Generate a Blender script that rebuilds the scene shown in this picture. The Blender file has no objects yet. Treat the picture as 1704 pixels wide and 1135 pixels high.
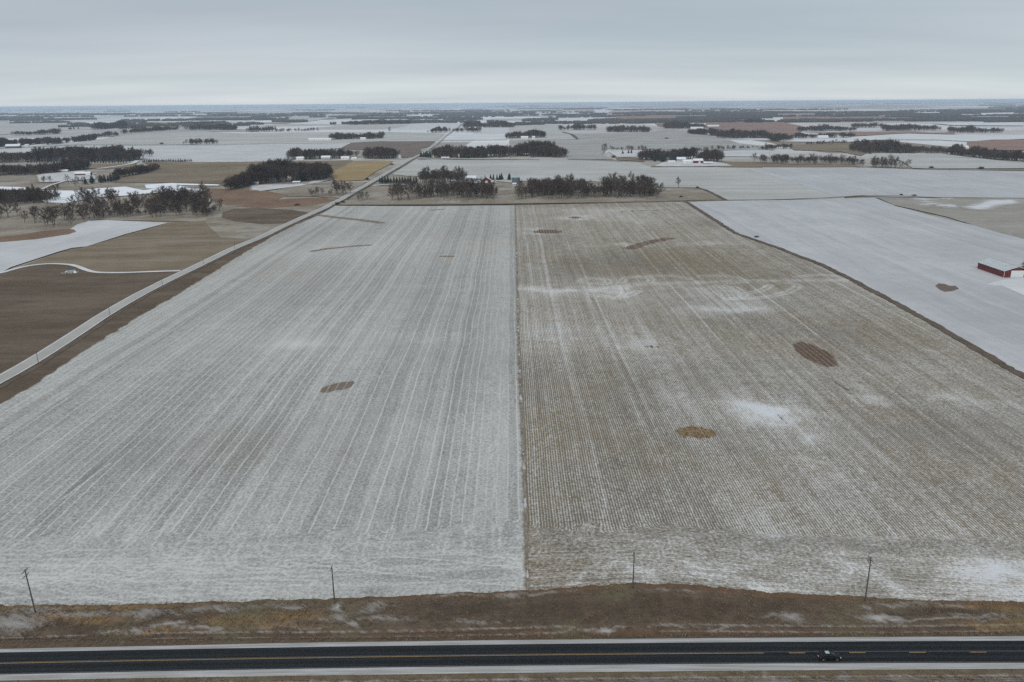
import bpy, math, random
import numpy as np
from mathutils import Vector, Matrix
from mathutils.geometry import delaunay_2d_cdt

random.seed(7)
np.random.seed(7)
scene = bpy.context.scene
C = scene.collection

# ------------------------------------------------------------------ camera
CAM_H = 107.0
FOC = 1325.0                                   # focal length in photo pixels (28 mm lens)
PITCH = math.atan(396 / FOC)
ROLL = math.radians(0.437)
Fv = Vector((0, math.cos(PITCH), -math.sin(PITCH)))
Uv = Vector((0, math.sin(PITCH), math.cos(PITCH)))
Rv = Vector((1, 0, 0))
R2 = Rv * math.cos(ROLL) - Uv * math.sin(ROLL)
U2 = Uv * math.cos(ROLL) + Rv * math.sin(ROLL)
cd = bpy.data.cameras.new('camera')
cam = bpy.data.objects.new('camera', cd)
C.objects.link(cam)
M = Matrix(((R2.x, U2.x, -Fv.x, 0), (R2.y, U2.y, -Fv.y, 0), (R2.z, U2.z, -Fv.z, CAM_H), (0, 0, 0, 1)))
cam.matrix_world = M
cd.sensor_width = 36
cd.lens = 36 * FOC / 1704
cd.clip_start = 1
cd.clip_end = 150000
scene.camera = cam
scene.render.resolution_x = 1024
scene.render.resolution_y = 682
scene.view_settings.view_transform = 'Standard'
scene.view_settings.look = 'None'
scene.view_settings.exposure = 0.0
scene.view_settings.gamma = 1.0
scene.view_settings.use_curve_mapping = False
scene.cycles.max_bounces = 4
scene.cycles.diffuse_bounces = 2
scene.cycles.volume_bounces = 1
scene.cycles.use_denoising = False
scene.cycles.use_adaptive_sampling = True
scene.cycles.adaptive_threshold = 0.02

SUN_EL, SUN_AZ = math.radians(38), math.radians(200)


# ------------------------------------------------------------------ node helper
class NT:
    def __init__(s, tree):
        s.t = tree
        tree.nodes.clear()

    def n(s, typ, **kw):
        nd = s.t.nodes.new(typ)
        for k, v in kw.items():
            setattr(nd, k, v)
        return nd

    def put(s, sock, v):
        if isinstance(v, bpy.types.NodeSocket):
            s.t.links.new(v, sock)
        elif v is not None:
            if sock.type == 'RGBA' and len(v) == 3:
                v = (*v, 1)
            sock.default_value = v

    def m(s, op, a, b=None, c=None, clamp=False):
        nd = s.n('ShaderNodeMath', operation=op, use_clamp=clamp)
        for i, v in enumerate((a, b, c)):
            if v is not None:
                s.put(nd.inputs[i], v)
        return nd.outputs[0]

    def vm(s, op, a, b=None):
        nd = s.n('ShaderNodeVectorMath', operation=op)
        s.put(nd.inputs[0], a)
        if b is not None:
            s.put(nd.inputs[1], b)
        return nd.outputs[0]

    def mix(s, f, a, b):
        nd = s.n('ShaderNodeMix', data_type='RGBA')
        s.put(nd.inputs[0], f)
        s.put(nd.inputs[6], a)
        s.put(nd.inputs[7], b)
        return nd.outputs[2]

    def mixf(s, f, a, b):
        nd = s.n('ShaderNodeMix', data_type='FLOAT')
        s.put(nd.inputs[0], f)
        s.put(nd.inputs[2], a)
        s.put(nd.inputs[3], b)
        return nd.outputs[0]

    def noise(s, vec, scale, detail=2.0, rough=0.55):
        nd = s.n('ShaderNodeTexNoise')
        s.put(nd.inputs['Vector'], vec)
        nd.inputs['Scale'].default_value = scale
        nd.inputs['Detail'].default_value = detail
        nd.inputs['Roughness'].default_value = rough
        return nd.outputs[0]

    def white(s, w):
        nd = s.n('ShaderNodeTexWhiteNoise', noise_dimensions='1D')
        s.put(nd.inputs['W'], w)
        return nd.outputs[0]

    def xyz(s, x, y, z=0.0):
        nd = s.n('ShaderNodeCombineXYZ')
        for i, v in enumerate((x, y, z)):
            s.put(nd.inputs[i], v)
        return nd.outputs[0]

    def sep(s, v):
        nd = s.n('ShaderNodeSeparateXYZ')
        s.put(nd.inputs[0], v)
        return nd.outputs

    def pos(s):
        return s.n('ShaderNodeNewGeometry').outputs['Position']

    def attr(s, name):
        return s.n('ShaderNodeAttribute', attribute_name=name).outputs['Fac']

    def rng(s, v, a, b, c=0.0, d=1.0):
        nd = s.n('ShaderNodeMapRange')
        s.put(nd.inputs[0], v)
        nd.inputs[1].default_value = a
        nd.inputs[2].default_value = b
        nd.inputs[3].default_value = c
        nd.inputs[4].default_value = d
        return nd.outputs[0]

    def out(s, col, rough=0.9, bump=None, dist=0.1, metal=0.0, spec=0.3, strength=1.0):
        b = s.n('ShaderNodeBsdfPrincipled')
        s.put(b.inputs['Base Color'], col)
        s.put(b.inputs['Roughness'], rough)
        b.inputs['Metallic'].default_value = metal
        b.inputs['Specular IOR Level'].default_value = spec
        if bump is not None:
            bn = s.n('ShaderNodeBump')
            bn.inputs['Strength'].default_value = strength
            bn.inputs['Distance'].default_value = dist
            s.put(bn.inputs['Height'], bump)
            s.t.links.new(bn.outputs[0], b.inputs['Normal'])
        o = s.n('ShaderNodeOutputMaterial')
        s.t.links.new(b.outputs[0], o.inputs[0])


def new_mat(name):
    m = bpy.data.materials.new(name)
    m.use_nodes = True
    return m, NT(m.node_tree)


# ------------------------------------------------------------------ world: overcast sky
w = bpy.data.worlds.new('World')
scene.world = w
w.use_nodes = True
T = NT(w.node_tree)
gen = T.n('ShaderNodeTexCoord').outputs['Generated']
d = T.vm('NORMALIZE', gen)
dx, dy, dz = T.sep(d)
zc = T.m('MAXIMUM', dz, 0.0)
el = T.n('ShaderNodeValToRGB')
T.put(el.inputs[0], zc)
cr = el.color_ramp
cr.elements[0].position = 0.0
cr.elements[0].color = (.66, .715, .73, 1)
cr.elements[1].position = 1.0
cr.elements[1].color = (.60, .65, .70, 1)
for p, c in ((.028, (.60, .655, .68)), (.06, (.515, .57, .615)), (.115, (.45, .515, .56)), (.4, (.44, .50, .55))):
    e = cr.elements.new(p)
    e.color = (*c, 1)
inv = T.m('DIVIDE', 1.0, T.m('ADD', zc, .07))
cx = T.m('MULTIPLY', dx, inv)
cy = T.m('MULTIPLY', dy, inv)
st = T.noise(T.xyz(T.m('MULTIPLY', cx, .20), T.m('MULTIPLY', cy, .42), 3.1), 1.0, 4.0, .5)
st2 = T.noise(T.xyz(T.m('MULTIPLY', cx, .35), T.m('MULTIPLY', cy, .5), 9.4), .55, 3.0)
col = T.mix(T.rng(st, .30, .70), (.85, .875, .91), (1.09, 1.08, 1.075))
col2 = T.mix(T.rng(st2, .35, .65), (.975, 1.0, 1.0), (1.02, 1.005, 1.01))
mu = T.vm('MULTIPLY', T.vm('MULTIPLY', el.outputs[0], col), col2)
sky = T.n('ShaderNodeTexSky', sky_type='NISHITA', sun_disc=False, sun_elevation=SUN_EL, sun_rotation=SUN_AZ)
ten = T.vm('MULTIPLY', mu, (10.0, 10.0, 10.0))
fin = T.mix(.05, ten, sky.outputs[0])
bg = T.n('ShaderNodeBackground')
T.put(bg.inputs[0], fin)
bg.inputs[1].default_value = 0.1
wo = T.n('ShaderNodeOutputWorld')
T.t.links.new(bg.outputs[0], wo.inputs[0])

sl = bpy.data.lights.new('sun', 'SUN')
sl.energy = 1.45
sl.angle = math.radians(25)
sl.color = (1, .94, .86)
so = bpy.data.objects.new('sun', sl)
C.objects.link(so)
sd = Vector((math.sin(SUN_AZ) * math.cos(SUN_EL), math.cos(SUN_AZ) * math.cos(SUN_EL), math.sin(SUN_EL)))
so.rotation_euler = sd.to_track_quat('Z', 'Y').to_euler()
so.location = (0, 0, 300)


# ------------------------------------------------------------------ terrain
def sm(a, b, x):
    t = np.clip((np.asarray(x, float) - a) / (b - a), 0, 1)
    return t * t * (3 - 2 * t)


_w1 = [(240, .3, .30, 0.3), (330, 1.9, .45, 2.1), (520, 2.6, .6, 4.0), (700, .9, .7, 1.1)]
_w2 = [(900, .5, 1.0, .4), (1500, 1.4, 1.6, 2.2), (2600, 1.75, 2.2, 5.1), (4300, 1.2, 2.6, 3.3), (1150, 2.4, 1.1, 1.7)]


def H(x, y):
    x = np.asarray(x, float)
    y = np.asarray(y, float)
    a = sum(A * np.sin(2 * math.pi / L * (x * math.cos(t) + y * math.sin(t)) + p) for L, t, A, p in _w1)
    b = sum(A * np.sin(2 * math.pi / L * (x * math.cos(t) + y * math.sin(t)) + p) for L, t, A, p in _w2)
    z = a * .8 * sm(160, 330, y) + b * .9 * sm(1500, 5500, y)
    zf = .5 + 2.4 * np.exp(-((x - 30) / 38) ** 2)
    z = z + zf * sm(144.5, 157, y) * (1 - sm(175, 430, y)) - .9 * np.exp(-((y - 143.6) / 1.6) ** 2)
    z = z - .7 * np.exp(-((y - 127.0) / 1.5) ** 2)
    return z


_tt = np.geomspace(60, 90000, 1600)


def G(u, v):
    """ground point seen at photo pixel (u, v)"""
    dd = Fv + R2 * ((u - 852) / FOC) - U2 * ((v - 567.5) / FOC)
    dd.normalize()
    z = CAM_H + dd.z * _tt
    hh = H(dd.x * _tt, dd.y * _tt)
    k = int(np.argmax(z < hh))
    if z[k] >= hh[k]:
        k = len(_tt) - 1
    lo, hi = _tt[max(k - 1, 0)], _tt[k]
    for _ in range(24):
        mid = .5 * (lo + hi)
        if CAM_H + dd.z * mid < float(H(dd.x * mid, dd.y * mid)):
            hi = mid
        else:
            lo = mid
    return (dd.x * hi, dd.y * hi)


def tile(ox, oy, s):
    return lambda *pts: [(ox + a / s, oy + b / s) for a, b in pts]


tA = tile(0, 140, 3.963)
tB = tile(420, 140, 3.873)
tC = tile(850, 140, 3.963)
tD = tile(1270, 140, 3.926)
tE = tile(0, 340, 3.337)
tK = tile(850, 330, 2.938)


# value noise in numpy
def vnoise(x, y, s, seed=0):
    x = np.asarray(x) / s
    y = np.asarray(y) / s
    xi = np.floor(x).astype(np.int64)
    yi = np.floor(y).astype(np.int64)
    fx = x - xi
    fy = y - yi
    fx = fx * fx * (3 - 2 * fx)
    fy = fy * fy * (3 - 2 * fy)

    def h(a, b):
        n = (a * 374761393 + b * 668265263 + seed * 974711) & 0xffffffff
        n = ((n ^ (n >> 13)) * 1274126177) & 0xffffffff
        return ((n ^ (n >> 16)) & 0xffff) / 65535.0
    return (h(xi, yi) * (1 - fx) + h(xi + 1, yi) * fx) * (1 - fy) + (h(xi, yi + 1) * (1 - fx) + h(xi + 1, yi + 1) * fx) * fy


def fbm(x, y, s, seed=0, o=4):
    r, a, t = 0, 1, 0
    for i in range(o):
        r = r + a * vnoise(x, y, s / 2 ** i, seed + i * 17)
        t += a
        a *= .55
    return r / t


# ------------------------------------------------------------------ objects helpers
def tag(o, label=None, cat=None, group=None, kind=None):
    if label: o['label'] = label
    if cat: o['category'] = cat
    if group: o['group'] = group
    if kind: o['kind'] = kind
    return o


def mk(name, verts, faces, mat, parent=None, smooth=False, attrs=None, mats=None, midx=None):
    me = bpy.data.meshes.new(name)
    me.from_pydata([tuple(map(float, v)) for v in verts] if not isinstance(verts, np.ndarray) else verts.tolist(), [], faces)
    if mat: me.materials.append(mat)
    for q in mats or []: me.materials.append(q)
    if midx: me.polygons.foreach_set('material_index', midx)
    if smooth: me.polygons.foreach_set('use_smooth', [True] * len(me.polygons))
    for k, a in (attrs or {}).items():
        at = me.attributes.new(k, 'FLOAT', 'POINT')
        at.data.foreach_set('value', np.asarray(a, dtype=np.float32).ravel())
    o = bpy.data.objects.new(name, me)
    C.objects.link(o)
    if parent: o.parent = parent
    return o


def empty(name, loc, rz=0.0, s=1.0):
    o = bpy.data.objects.new(name, None)
    o.location = loc
    o.rotation_euler = (0, 0, rz)
    o.scale = (s, s, s) if not isinstance(s, tuple) else s
    C.objects.link(o)
    return o


class MB:
    """collects boxes, prisms and tubes into one mesh"""
    def __init__(s):
        s.v, s.f = [], []

    def add(s, vs, fs):
        b = len(s.v)
        s.v += [tuple(q) for q in vs]
        s.f += [tuple(b + i for i in q) for q in fs]
        return s

    def box(s, x0, x1, y0, y1, z0, z1):
        return s.add([(x0, y0, z0), (x1, y0, z0), (x1, y1, z0), (x0, y1, z0), (x0, y0, z1), (x1, y0, z1), (x1, y1, z1), (x0, y1, z1)],
                     [(0, 3, 2, 1), (4, 5, 6, 7), (0, 1, 5, 4), (1, 2, 6, 5), (2, 3, 7, 6), (3, 0, 4, 7)])

    def tube(s, a, b, r0, r1, n=4, cap=True):
        a, b = Vector(a), Vector(b)
        ax = (b - a).normalized()
        u = ax.orthogonal().normalized()
        w_ = ax.cross(u)
        vs = []
        for p, r in ((a, r0), (b, r1)):
            for i in range(n):
                t = 2 * math.pi * i / n
                vs.append(p + u * (r * math.cos(t)) + w_ * (r * math.sin(t)))
        fs = [(i, (i + 1) % n, n + (i + 1) % n, n + i) for i in range(n)]
        if cap:
            fs += [tuple(range(n - 1, -1, -1)), tuple(range(n, 2 * n))]
        return s.add(vs, fs)

    def obj(s, name, mat, parent=None, smooth=False):
        return mk(name, s.v, s.f, mat, parent, smooth)


def lift(x, y, layer):
    dist = np.hypot(x, y)
    return layer * (.02 + .05 * dist / 1000 + .12 * np.maximum(dist - 1200, 0) / 1000)


def drape(x, y, layer):
    return H(x, y) + lift(x, y, layer)


def sheet(name, px, mat, layer=1, cell=None, world=False, kind='structure', label=None, cat=None):
    P = [p if world else G(*p) for p in px]
    ds = [math.hypot(*p) for p in P]
    if cell is None:
        cell = max(8, min(90, min(ds) * .014))
    # densify boundary
    B = []
    for i, p in enumerate(P):
        q = P[(i + 1) % len(P)]
        n = max(1, int(math.hypot(q[0] - p[0], q[1] - p[1]) / cell))
        for k in range(n):
            t = k / n
            B.append((p[0] + (q[0] - p[0]) * t, p[1] + (q[1] - p[1]) * t))
    xs = [p[0] for p in B]
    ys = [p[1] for p in B]
    nx = int((max(xs) - min(xs)) / cell)
    ny = int((max(ys) - min(ys)) / cell)
    while nx * ny > 30000:
        cell *= 1.3
        nx = int((max(xs) - min(xs)) / cell)
        ny = int((max(ys) - min(ys)) / cell)
    gx, gy = np.meshgrid(min(xs) + cell * (np.arange(nx) + .5), min(ys) + cell * (np.arange(ny) + .5))
    gx = gx.ravel()
    gy = gy.ravel()
    bx = np.array(xs)
    by = np.array(ys)
    inside = np.zeros(len(gx), bool)
    for i in range(len(bx)):
        j = i - 1
        c = ((by[i] > gy) != (by[j] > gy)) & (gx < (bx[j] - bx[i]) * (gy - by[i]) / (by[j] - by[i] + 1e-12) + bx[i])
        inside ^= c
    pts = [Vector(p) for p in B] + [Vector((a, b)) for a, b in zip(gx[inside], gy[inside])]
    n = len(B)
    r = delaunay_2d_cdt(pts, [], [list(range(n))], 1, 1e-4)
    vx = np.array([p[0] for p in r[0]])
    vy = np.array([p[1] for p in r[0]])
    vz = drape(vx, vy, layer)
    fs = []
    for f in r[2]:
        f = list(f)
        a = sum(vx[f[i]] * vy[f[(i + 1) % len(f)]] - vx[f[(i + 1) % len(f)]] * vy[f[i]] for i in range(len(f)))
        fs.append(f if a > 0 else f[::-1])
    # distance to the outline, so that the border can fray
    ed = np.full(len(vx), 1e9)
    for i in range(len(bx)):
        j = (i + 1) % len(bx)
        ax, ay, ex, ey = bx[i], by[i], bx[j] - bx[i], by[j] - by[i]
        t = np.clip(((vx - ax) * ex + (vy - ay) * ey) / (ex * ex + ey * ey + 1e-9), 0, 1)
        ed = np.minimum(ed, np.hypot(vx - ax - ex * t, vy - ay - ey * t))
    o = mk(name, np.stack([vx, vy, vz], 1), fs, mat, attrs={'edge': ed})
    return tag(o, label, cat, kind=kind)


def resample(P, step):
    out = []
    for a, b in zip(P[:-1], P[1:]):
        L = math.hypot(b[0] - a[0], b[1] - a[1])
        n = max(1, int(L / step))
        for k in range(n):
            t = k / n
            out.append((a[0] + (b[0] - a[0]) * t, a[1] + (b[1] - a[1]) * t))
    out.append(P[-1])
    return out


def smooth_line(P, it=2):
    for _ in range(it):
        Q = [P[0]]
        for a, b in zip(P[:-1], P[1:]):
            Q += [(a[0] * .75 + b[0] * .25, a[1] * .75 + b[1] * .25), (a[0] * .25 + b[0] * .75, a[1] * .25 + b[1] * .75)]
        P = Q + [P[-1]]
    return P


def ribbon(name, px, width, mat, layer=2, step=None, world=False, kind='structure', off=0.0, sm_it=2, jit=0.0, label=None, cat=None, parent=None):
    P = [p if world else G(*p) for p in px]
    if sm_it: P = smooth_line(P, sm_it)
    if step is None: step = max(3, math.hypot(*P[0]) * .012)
    P = resample(P, step)
    vs, fs = [], []
    nc = 3
    for i, p in enumerate(P):
        a, b = P[max(i - 1, 0)], P[min(i + 1, len(P) - 1)]
        L = math.hypot(b[0] - a[0], b[1] - a[1]) or 1
        nx_, ny_ = -(b[1] - a[1]) / L, (b[0] - a[0]) / L
        ww = width * (1 + (random.random() - .5) * jit)
        for k in range(nc):
            q = off + (k / (nc - 1) - .5) * ww
            X, Y = p[0] + nx_ * q, p[1] + ny_ * q
            vs.append((X, Y, float(drape(X, Y, layer))))
        if i:
            for k in range(nc - 1):
                s = (i - 1) * nc + k
                fs.append((s, s + nc, s + nc + 1, s + 1)[::-1])
    e = np.tile([0, width / 2, 0], len(P))
    o = mk(name, vs, fs, mat, parent, attrs={'edge': e})
    return tag(o, label, cat, kind=kind)


# ------------------------------------------------------------------ materials
def flat_mat(name, col, rough=.8, var=.15, scale=1.5, metal=0.0, spec=.3, obj=True):
    m, t = new_mat(name)
    v = t.n('ShaderNodeTexCoord').outputs['Object'] if obj else t.pos()
    n = t.noise(v, scale, 3.0)
    dark = tuple(c * (1 - var) for c in col)
    lite = tuple(min(1, c * (1 + var)) for c in col)
    t.out(t.mix(t.rng(n, .3, .7), dark, lite), rough, metal=metal, spec=spec)
    return m


def ground_mat(name, a, b, patch=None, patch_amt=.5, rowdir=None, period=12.0, row_amt=.12, big=90.0, fine=1.2, snow=None, snow_th=.6, fray=0.0, fray_col=(.13, .10, .07)):
    """two tone ground with patches, faint rows and fine speckle, all in world metres"""
    m, t = new_mat(name)
    p = t.pos()
    x, y, z = t.sep(p)
    n1 = t.noise(p, 1 / big, 4.0, .6)
    n2 = t.rng(t.noise(p, 1 / fine, 3.0, .75), .28, .72)
    n3 = t.noise(p, 1 / 11.0, 3.0, .6)
    f = t.m('ADD', t.m('MULTIPLY', t.m('SUBTRACT', n1, .5), 2.2), t.m('ADD', t.m('MULTIPLY', t.m('SUBTRACT', n3, .5), 1.0), .5))
    f = t.m('ADD', f, t.m('MULTIPLY', t.m('SUBTRACT', n2, .5), .7))
    if rowdir is not None:
        c, s_ = math.cos(rowdir), math.sin(rowdir)
        r = t.m('ADD', t.m('MULTIPLY', x, -s_), t.m('MULTIPLY', y, c))
        al = t.m('ADD', t.m('MULTIPLY', x, c), t.m('MULTIPLY', y, s_))
        r = t.m('ADD', r, t.m('MULTIPLY', t.noise(p, 1 / 60.0, 1.0), 9.0))
        w1 = t.white(t.m('FLOOR', t.m('DIVIDE', r, period)))
        n4 = t.noise(t.xyz(t.m('MULTIPLY', r, 2.2 / period), t.m('MULTIPLY', al, .012 / period * 6)), 1.0, 4.0, .7)
        f = t.m('ADD', f, t.m('MULTIPLY', t.m('SUBTRACT', w1, .5), row_amt * 2.2))
        f = t.m('ADD', f, t.m('MULTIPLY', t.m('SUBTRACT', n4, .5), row_amt * 9))
    col = t.mix(t.m('MAXIMUM', t.m('MINIMUM', f, 1.0), 0.0), a, b)
    if patch:
        pv_ = t.vm('ADD', p, (511.0, 77.0, 0))
        if rowdir is not None:
            pv_ = t.xyz(t.m('MULTIPLY', t.m('ADD', r, 511.0), 1.7), t.m('MULTIPLY', al, .35))
        q = t.rng(t.noise(pv_, 1.6 / big, 6.0, .68), .47, .64)
        col = t.mix(t.m('MULTIPLY', q, patch_amt), col, patch)
    if snow:
        q = t.rng(t.noise(t.vm('ADD', p, (91.0, 377.0, 0)), 1.2 / big, 8.0, .72), snow_th, snow_th + .06)
        col = t.mix(q, col, snow)
    if fray:
        e = t.attr('edge')
        q = t.rng(t.m('SUBTRACT', e, t.m('MULTIPLY', n3, fray * 2)), -fray * .5, fray * .4, 1.0, 0.0)
        col = t.mix(q, col, fray_col)
    t.out(col, .95, bump=n2, dist=.15, strength=.5, spec=.1)
    return m


SN = (.66, .68, .71)          # snow dusting
ND = math.pi / 2              # rows running north
MT = {}
MT['snow'] = ground_mat('thin_snow', (.48, .485, .485), (.60, .61, .615), rowdir=ND, period=9, row_amt=.12)
MT['snow_e'] = ground_mat('thin_snow_east_rows', (.40, .40, .385), (.53, .53, .515), rowdir=0.02, period=16, row_amt=.18, big=160, patch=(.34, .325, .29), patch_amt=.35)
MT['snow_b'] = ground_mat('bright_snow', (.56, .57, .575), (.70, .715, .73), rowdir=.1, period=9, row_amt=.08)
MT['shedf'] = ground_mat('snow_dusted_stubble', (.41, .415, .425), (.535, .545, .56), rowdir=ND - .0, period=7, row_amt=.17, big=110, patch=(.40, .40, .40), patch_amt=.35)
MT['grey'] = ground_mat('greyish_stubble_field', (.31, .305, .29), (.44, .44, .43), rowdir=0.03, period=14, row_amt=.18, patch=(.27, .24, .195), patch_amt=.5)
MT['greyn'] = ground_mat('greyish_stubble_north_rows', (.32, .31, .295), (.45, .445, .435), rowdir=ND, period=10, row_amt=.18)
MT['graytan'] = ground_mat('grey_tan_stubble', (.265, .24, .20), (.375, .36, .33), rowdir=.05, period=8, row_amt=.12, snow=(.56, .575, .6), snow_th=.56)
MT['tan'] = ground_mat('tan_stubble', (.16, .12, .078), (.25, .20, .14), rowdir=.12, period=11, row_amt=.16, patch=(.31, .275, .23), patch_amt=.45)
MT['tan2'] = ground_mat('pale_tan_pasture', (.19, .155, .11), (.32, .28, .225), patch=(.42, .40, .37), patch_amt=.6, big=60)
MT['brown'] = ground_mat('brown_grass', (.098, .072, .050), (.15, .112, .080), patch=(.23, .19, .15), patch_amt=.4, big=55, rowdir=.05, period=14, row_amt=.05)
MT['plough'] = ground_mat('brown_ploughed', (.15, .115, .10), (.21, .165, .14), rowdir=0, period=10, row_amt=.14)
MT['rust'] = ground_mat('rusty_dry_grass', (.17, .105, .07), (.27, .18, .12), patch=(.15, .115, .09), patch_amt=.6, big=50)
MT['rustfar'] = ground_mat('rusty_marsh_grass', (.24, .155, .125), (.33, .22, .18), patch=(.16, .125, .11), patch_amt=.5, big=160, rowdir=0, period=25, row_amt=.12)
MT['gold'] = ground_mat('golden_stubble', (.28, .205, .10), (.37, .275, .145), rowdir=.1, period=8, row_amt=.1)
MT['pasture'] = ground_mat('winter_pasture', (.22, .18, .13), (.37, .335, .29), patch=(.16, .13, .095), patch_amt=.5, big=45)
MT['ice'] = ground_mat('snowy_ice', (.78, .80, .84), (.86, .88, .92), big=40, fray=1.2, fray_col=(.4, .36, .3))
MT['yard'] = ground_mat('snowy_yard', (.45, .44, .43), (.66, .67, .69), big=20, fray=3.0, fray_col=(.27, .235, .19))
MT['lane'] = ground_mat('snowy_gravel_lane', (.56, .55, .54), (.72, .73, .75), big=15)
MT['weeds'] = ground_mat('weedy_strip', (.09, .07, .05), (.16, .125, .095), big=12, fine=1.5)
MT['strip'] = ground_mat('matted_grass_strip', (.15, .12, .085), (.34, .31, .27), big=9, fine=.9, snow=(.5, .5, .5), snow_th=.52)
MT['patch'] = ground_mat('drifted_snow', (.56, .57, .60), (.68, .70, .73), big=14, fray=9.0, fray_col=(.36, .345, .32))
MT['gravel'] = ground_mat('gravel_road', (.37, .36, .325), (.45, .44, .41), big=25, rowdir=ND, period=1.5, row_amt=.05)
MT['gravel_edge'] = ground_mat('pale_gravel_edge', (.50, .51, .52), (.63, .645, .665), big=12)

# base ground: patchwork farmland, also used out to the horizon
m, t = new_mat('patchwork_farmland')
p = t.pos()
x, y, z = t.sep(p)
wv = t.m('MULTIPLY', t.noise(p, 1 / 900.0, 2.0), 260.0)
fx = t.m('FLOOR', t.m('DIVIDE', t.m('ADD', x, wv), 402.0))
fy = t.m('FLOOR', t.m('DIVIDE', t.m('ADD', y, wv), 620.0))
wn = t.n('ShaderNodeTexWhiteNoise', noise_dimensions='2D')
t.put(wn.inputs[0], t.xyz(fx, fy))
r = t.n('ShaderNodeValToRGB')
t.put(r.inputs[0], wn.outputs[0])
r.color_ramp.interpolation = 'CONSTANT'
els = [(0, (.62, .63, .65)), (.3, (.46, .46, .46)), (.42, (.74, .75, .76)), (.62, (.34, .32, .29)), (.72, (.26, .21, .175)), (.80, (.56, .56, .55)), (.88, (.85, .86, .86))]
r.color_ramp.elements[0].color = (*els[0][1], 1)
r.color_ramp.elements[1].position = els[1][0]
r.color_ramp.elements[1].color = (*els[1][1], 1)
for q, c in els[2:]:
    e = r.color_ramp.elements.new(q)
    e.color = (*c, 1)
nearc = t.mix(t.rng(t.noise(p, 1 / 60.0, 5.0, .65), .38, .62), (.20, .155, .105), (.38, .35, .31))
f = t.rng(y, 1300.0, 2100.0)
colr = t.mix(f, nearc, r.outputs[0])
# rusty marshland to the north-east
rm = t.m('MULTIPLY', t.rng(t.noise(t.vm('ADD', p, (0, 9000.0, 0)), 1 / 2600.0, 3.0), .45, .55), t.m('MULTIPLY', t.rng(x, 0.0, 900.0), t.rng(y, 2200.0, 3200.0)))
colr = t.mix(t.m('MULTIPLY', rm, .7), colr, (.27, .185, .155))
nn = t.noise(p, 1 / 14.0, 6.0, .7)
colr = t.mix(t.rng(nn, .3, .7, .0, .35), colr, (.30, .275, .24))
t.out(colr, .95, spec=.1)
MT['base'] = m

# ------------------------------------------------------------------ the ground sheet
def axis(a, s0, n0, g, lim):
    v = [0.0]
    s = s0
    while v[-1] < lim:
        if len(v) > n0: s *= g
        v.append(v[-1] + s)
    return np.array(v)


ax_ = axis(0, 20, 35, 1.07, 52000)
gx = np.concatenate([-ax_[:0:-1], ax_])
gy = np.concatenate([[-1500, -900, -500, -300], -200 + axis(0, 16, 110, 1.05, 62000)])
XX, YY = np.meshgrid(gx, gy)
ZZ = H(XX, YY) - np.where(YY < 230, 2.0, .55) - np.maximum(YY - 2500, 0) * 1.2e-4
n, mm = XX.shape
idx = np.arange(n * mm).reshape(n, mm)
fs = np.stack([idx[:-1, :-1], idx[:-1, 1:], idx[1:, 1:], idx[1:, :-1]], -1).reshape(-1, 4).tolist()
tag(mk('ground', np.stack([XX, YY, ZZ], -1).reshape(-1, 3), fs, MT['base'], smooth=True), kind='structure')


# ------------------------------------------------------------------ highway corridor
def curve(pts):
    P = np.array([G0(*q) for q in pts])
    k = np.polyfit(P[:, 0], P[:, 1], 2)
    return lambda x: np.polyval(k, np.clip(x, -190, 190))


def G0(u, v):
    dd = Fv + R2 * ((u - 852) / FOC) - U2 * ((v - 567.5) / FOC)
    t_ = CAM_H / -dd.z
    return (dd.x * t_, dd.y * t_)


c_near = curve([(0, 1123), (430, 1115), (860, 1108), (1270, 1105), (1704, 1103.5)])
c_mid = curve([(0, 1104), (430, 1097), (860, 1090), (1270, 1087), (1704, 1085.5)])
c_far = curve([(0, 1086.5), (430, 1079), (860, 1073), (1270, 1069), (1704, 1067)])
c_ns = curve([(0, 1131), (430, 1124.5), (860, 1118.5), (1270, 1113.5), (1704, 1112)])
c_fs = lambda x: c_far(x) + 1.35
fe_px = [(-400, 1010), (-200, 1008), (0, 1007), (110, 1007), (220, 1006), (330, 1003), (430, 1000), (530, 997), (640, 993), (740, 988), (860, 983), (930, 979), (1001, 973.5), (1077, 971.5),
         (1130, 972.5), (1178, 976), (1230, 981), (1280, 986), (1370, 990.5), (1448, 995), (1576, 1000), (1704, 1002), (1900, 1003), (2100, 1004)]
FE = np.array([G(*q) for q in fe_px])


def f_edge(x):
    return np.interp(x, FE[:, 0], FE[:, 1])


def strip_grid(name, xs, lo, hi, nv, mat, zoff=0.0, zf=None, attrs=None, kind='structure', vs=None):
    v = np.linspace(0, 1, nv) if vs is None else vs
    X, V = np.meshgrid(xs, v)
    Y = lo(X) + (hi(X) - lo(X)) * V
    Z = (H(X, Y) if zf is None else zf(X, Y)) + zoff
    n, m_ = X.shape
    idx = np.arange(n * m_).reshape(n, m_)
    fs = np.stack([idx[:-1, :-1], idx[:-1, 1:], idx[1:, 1:], idx[1:, :-1]], -1).reshape(-1, 4).tolist()
    at = attrs(X, Y) if attrs else None
    return tag(mk(name, np.stack([X, Y, Z], -1).reshape(-1, 3), fs, mat, attrs=at), kind=kind)


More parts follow.
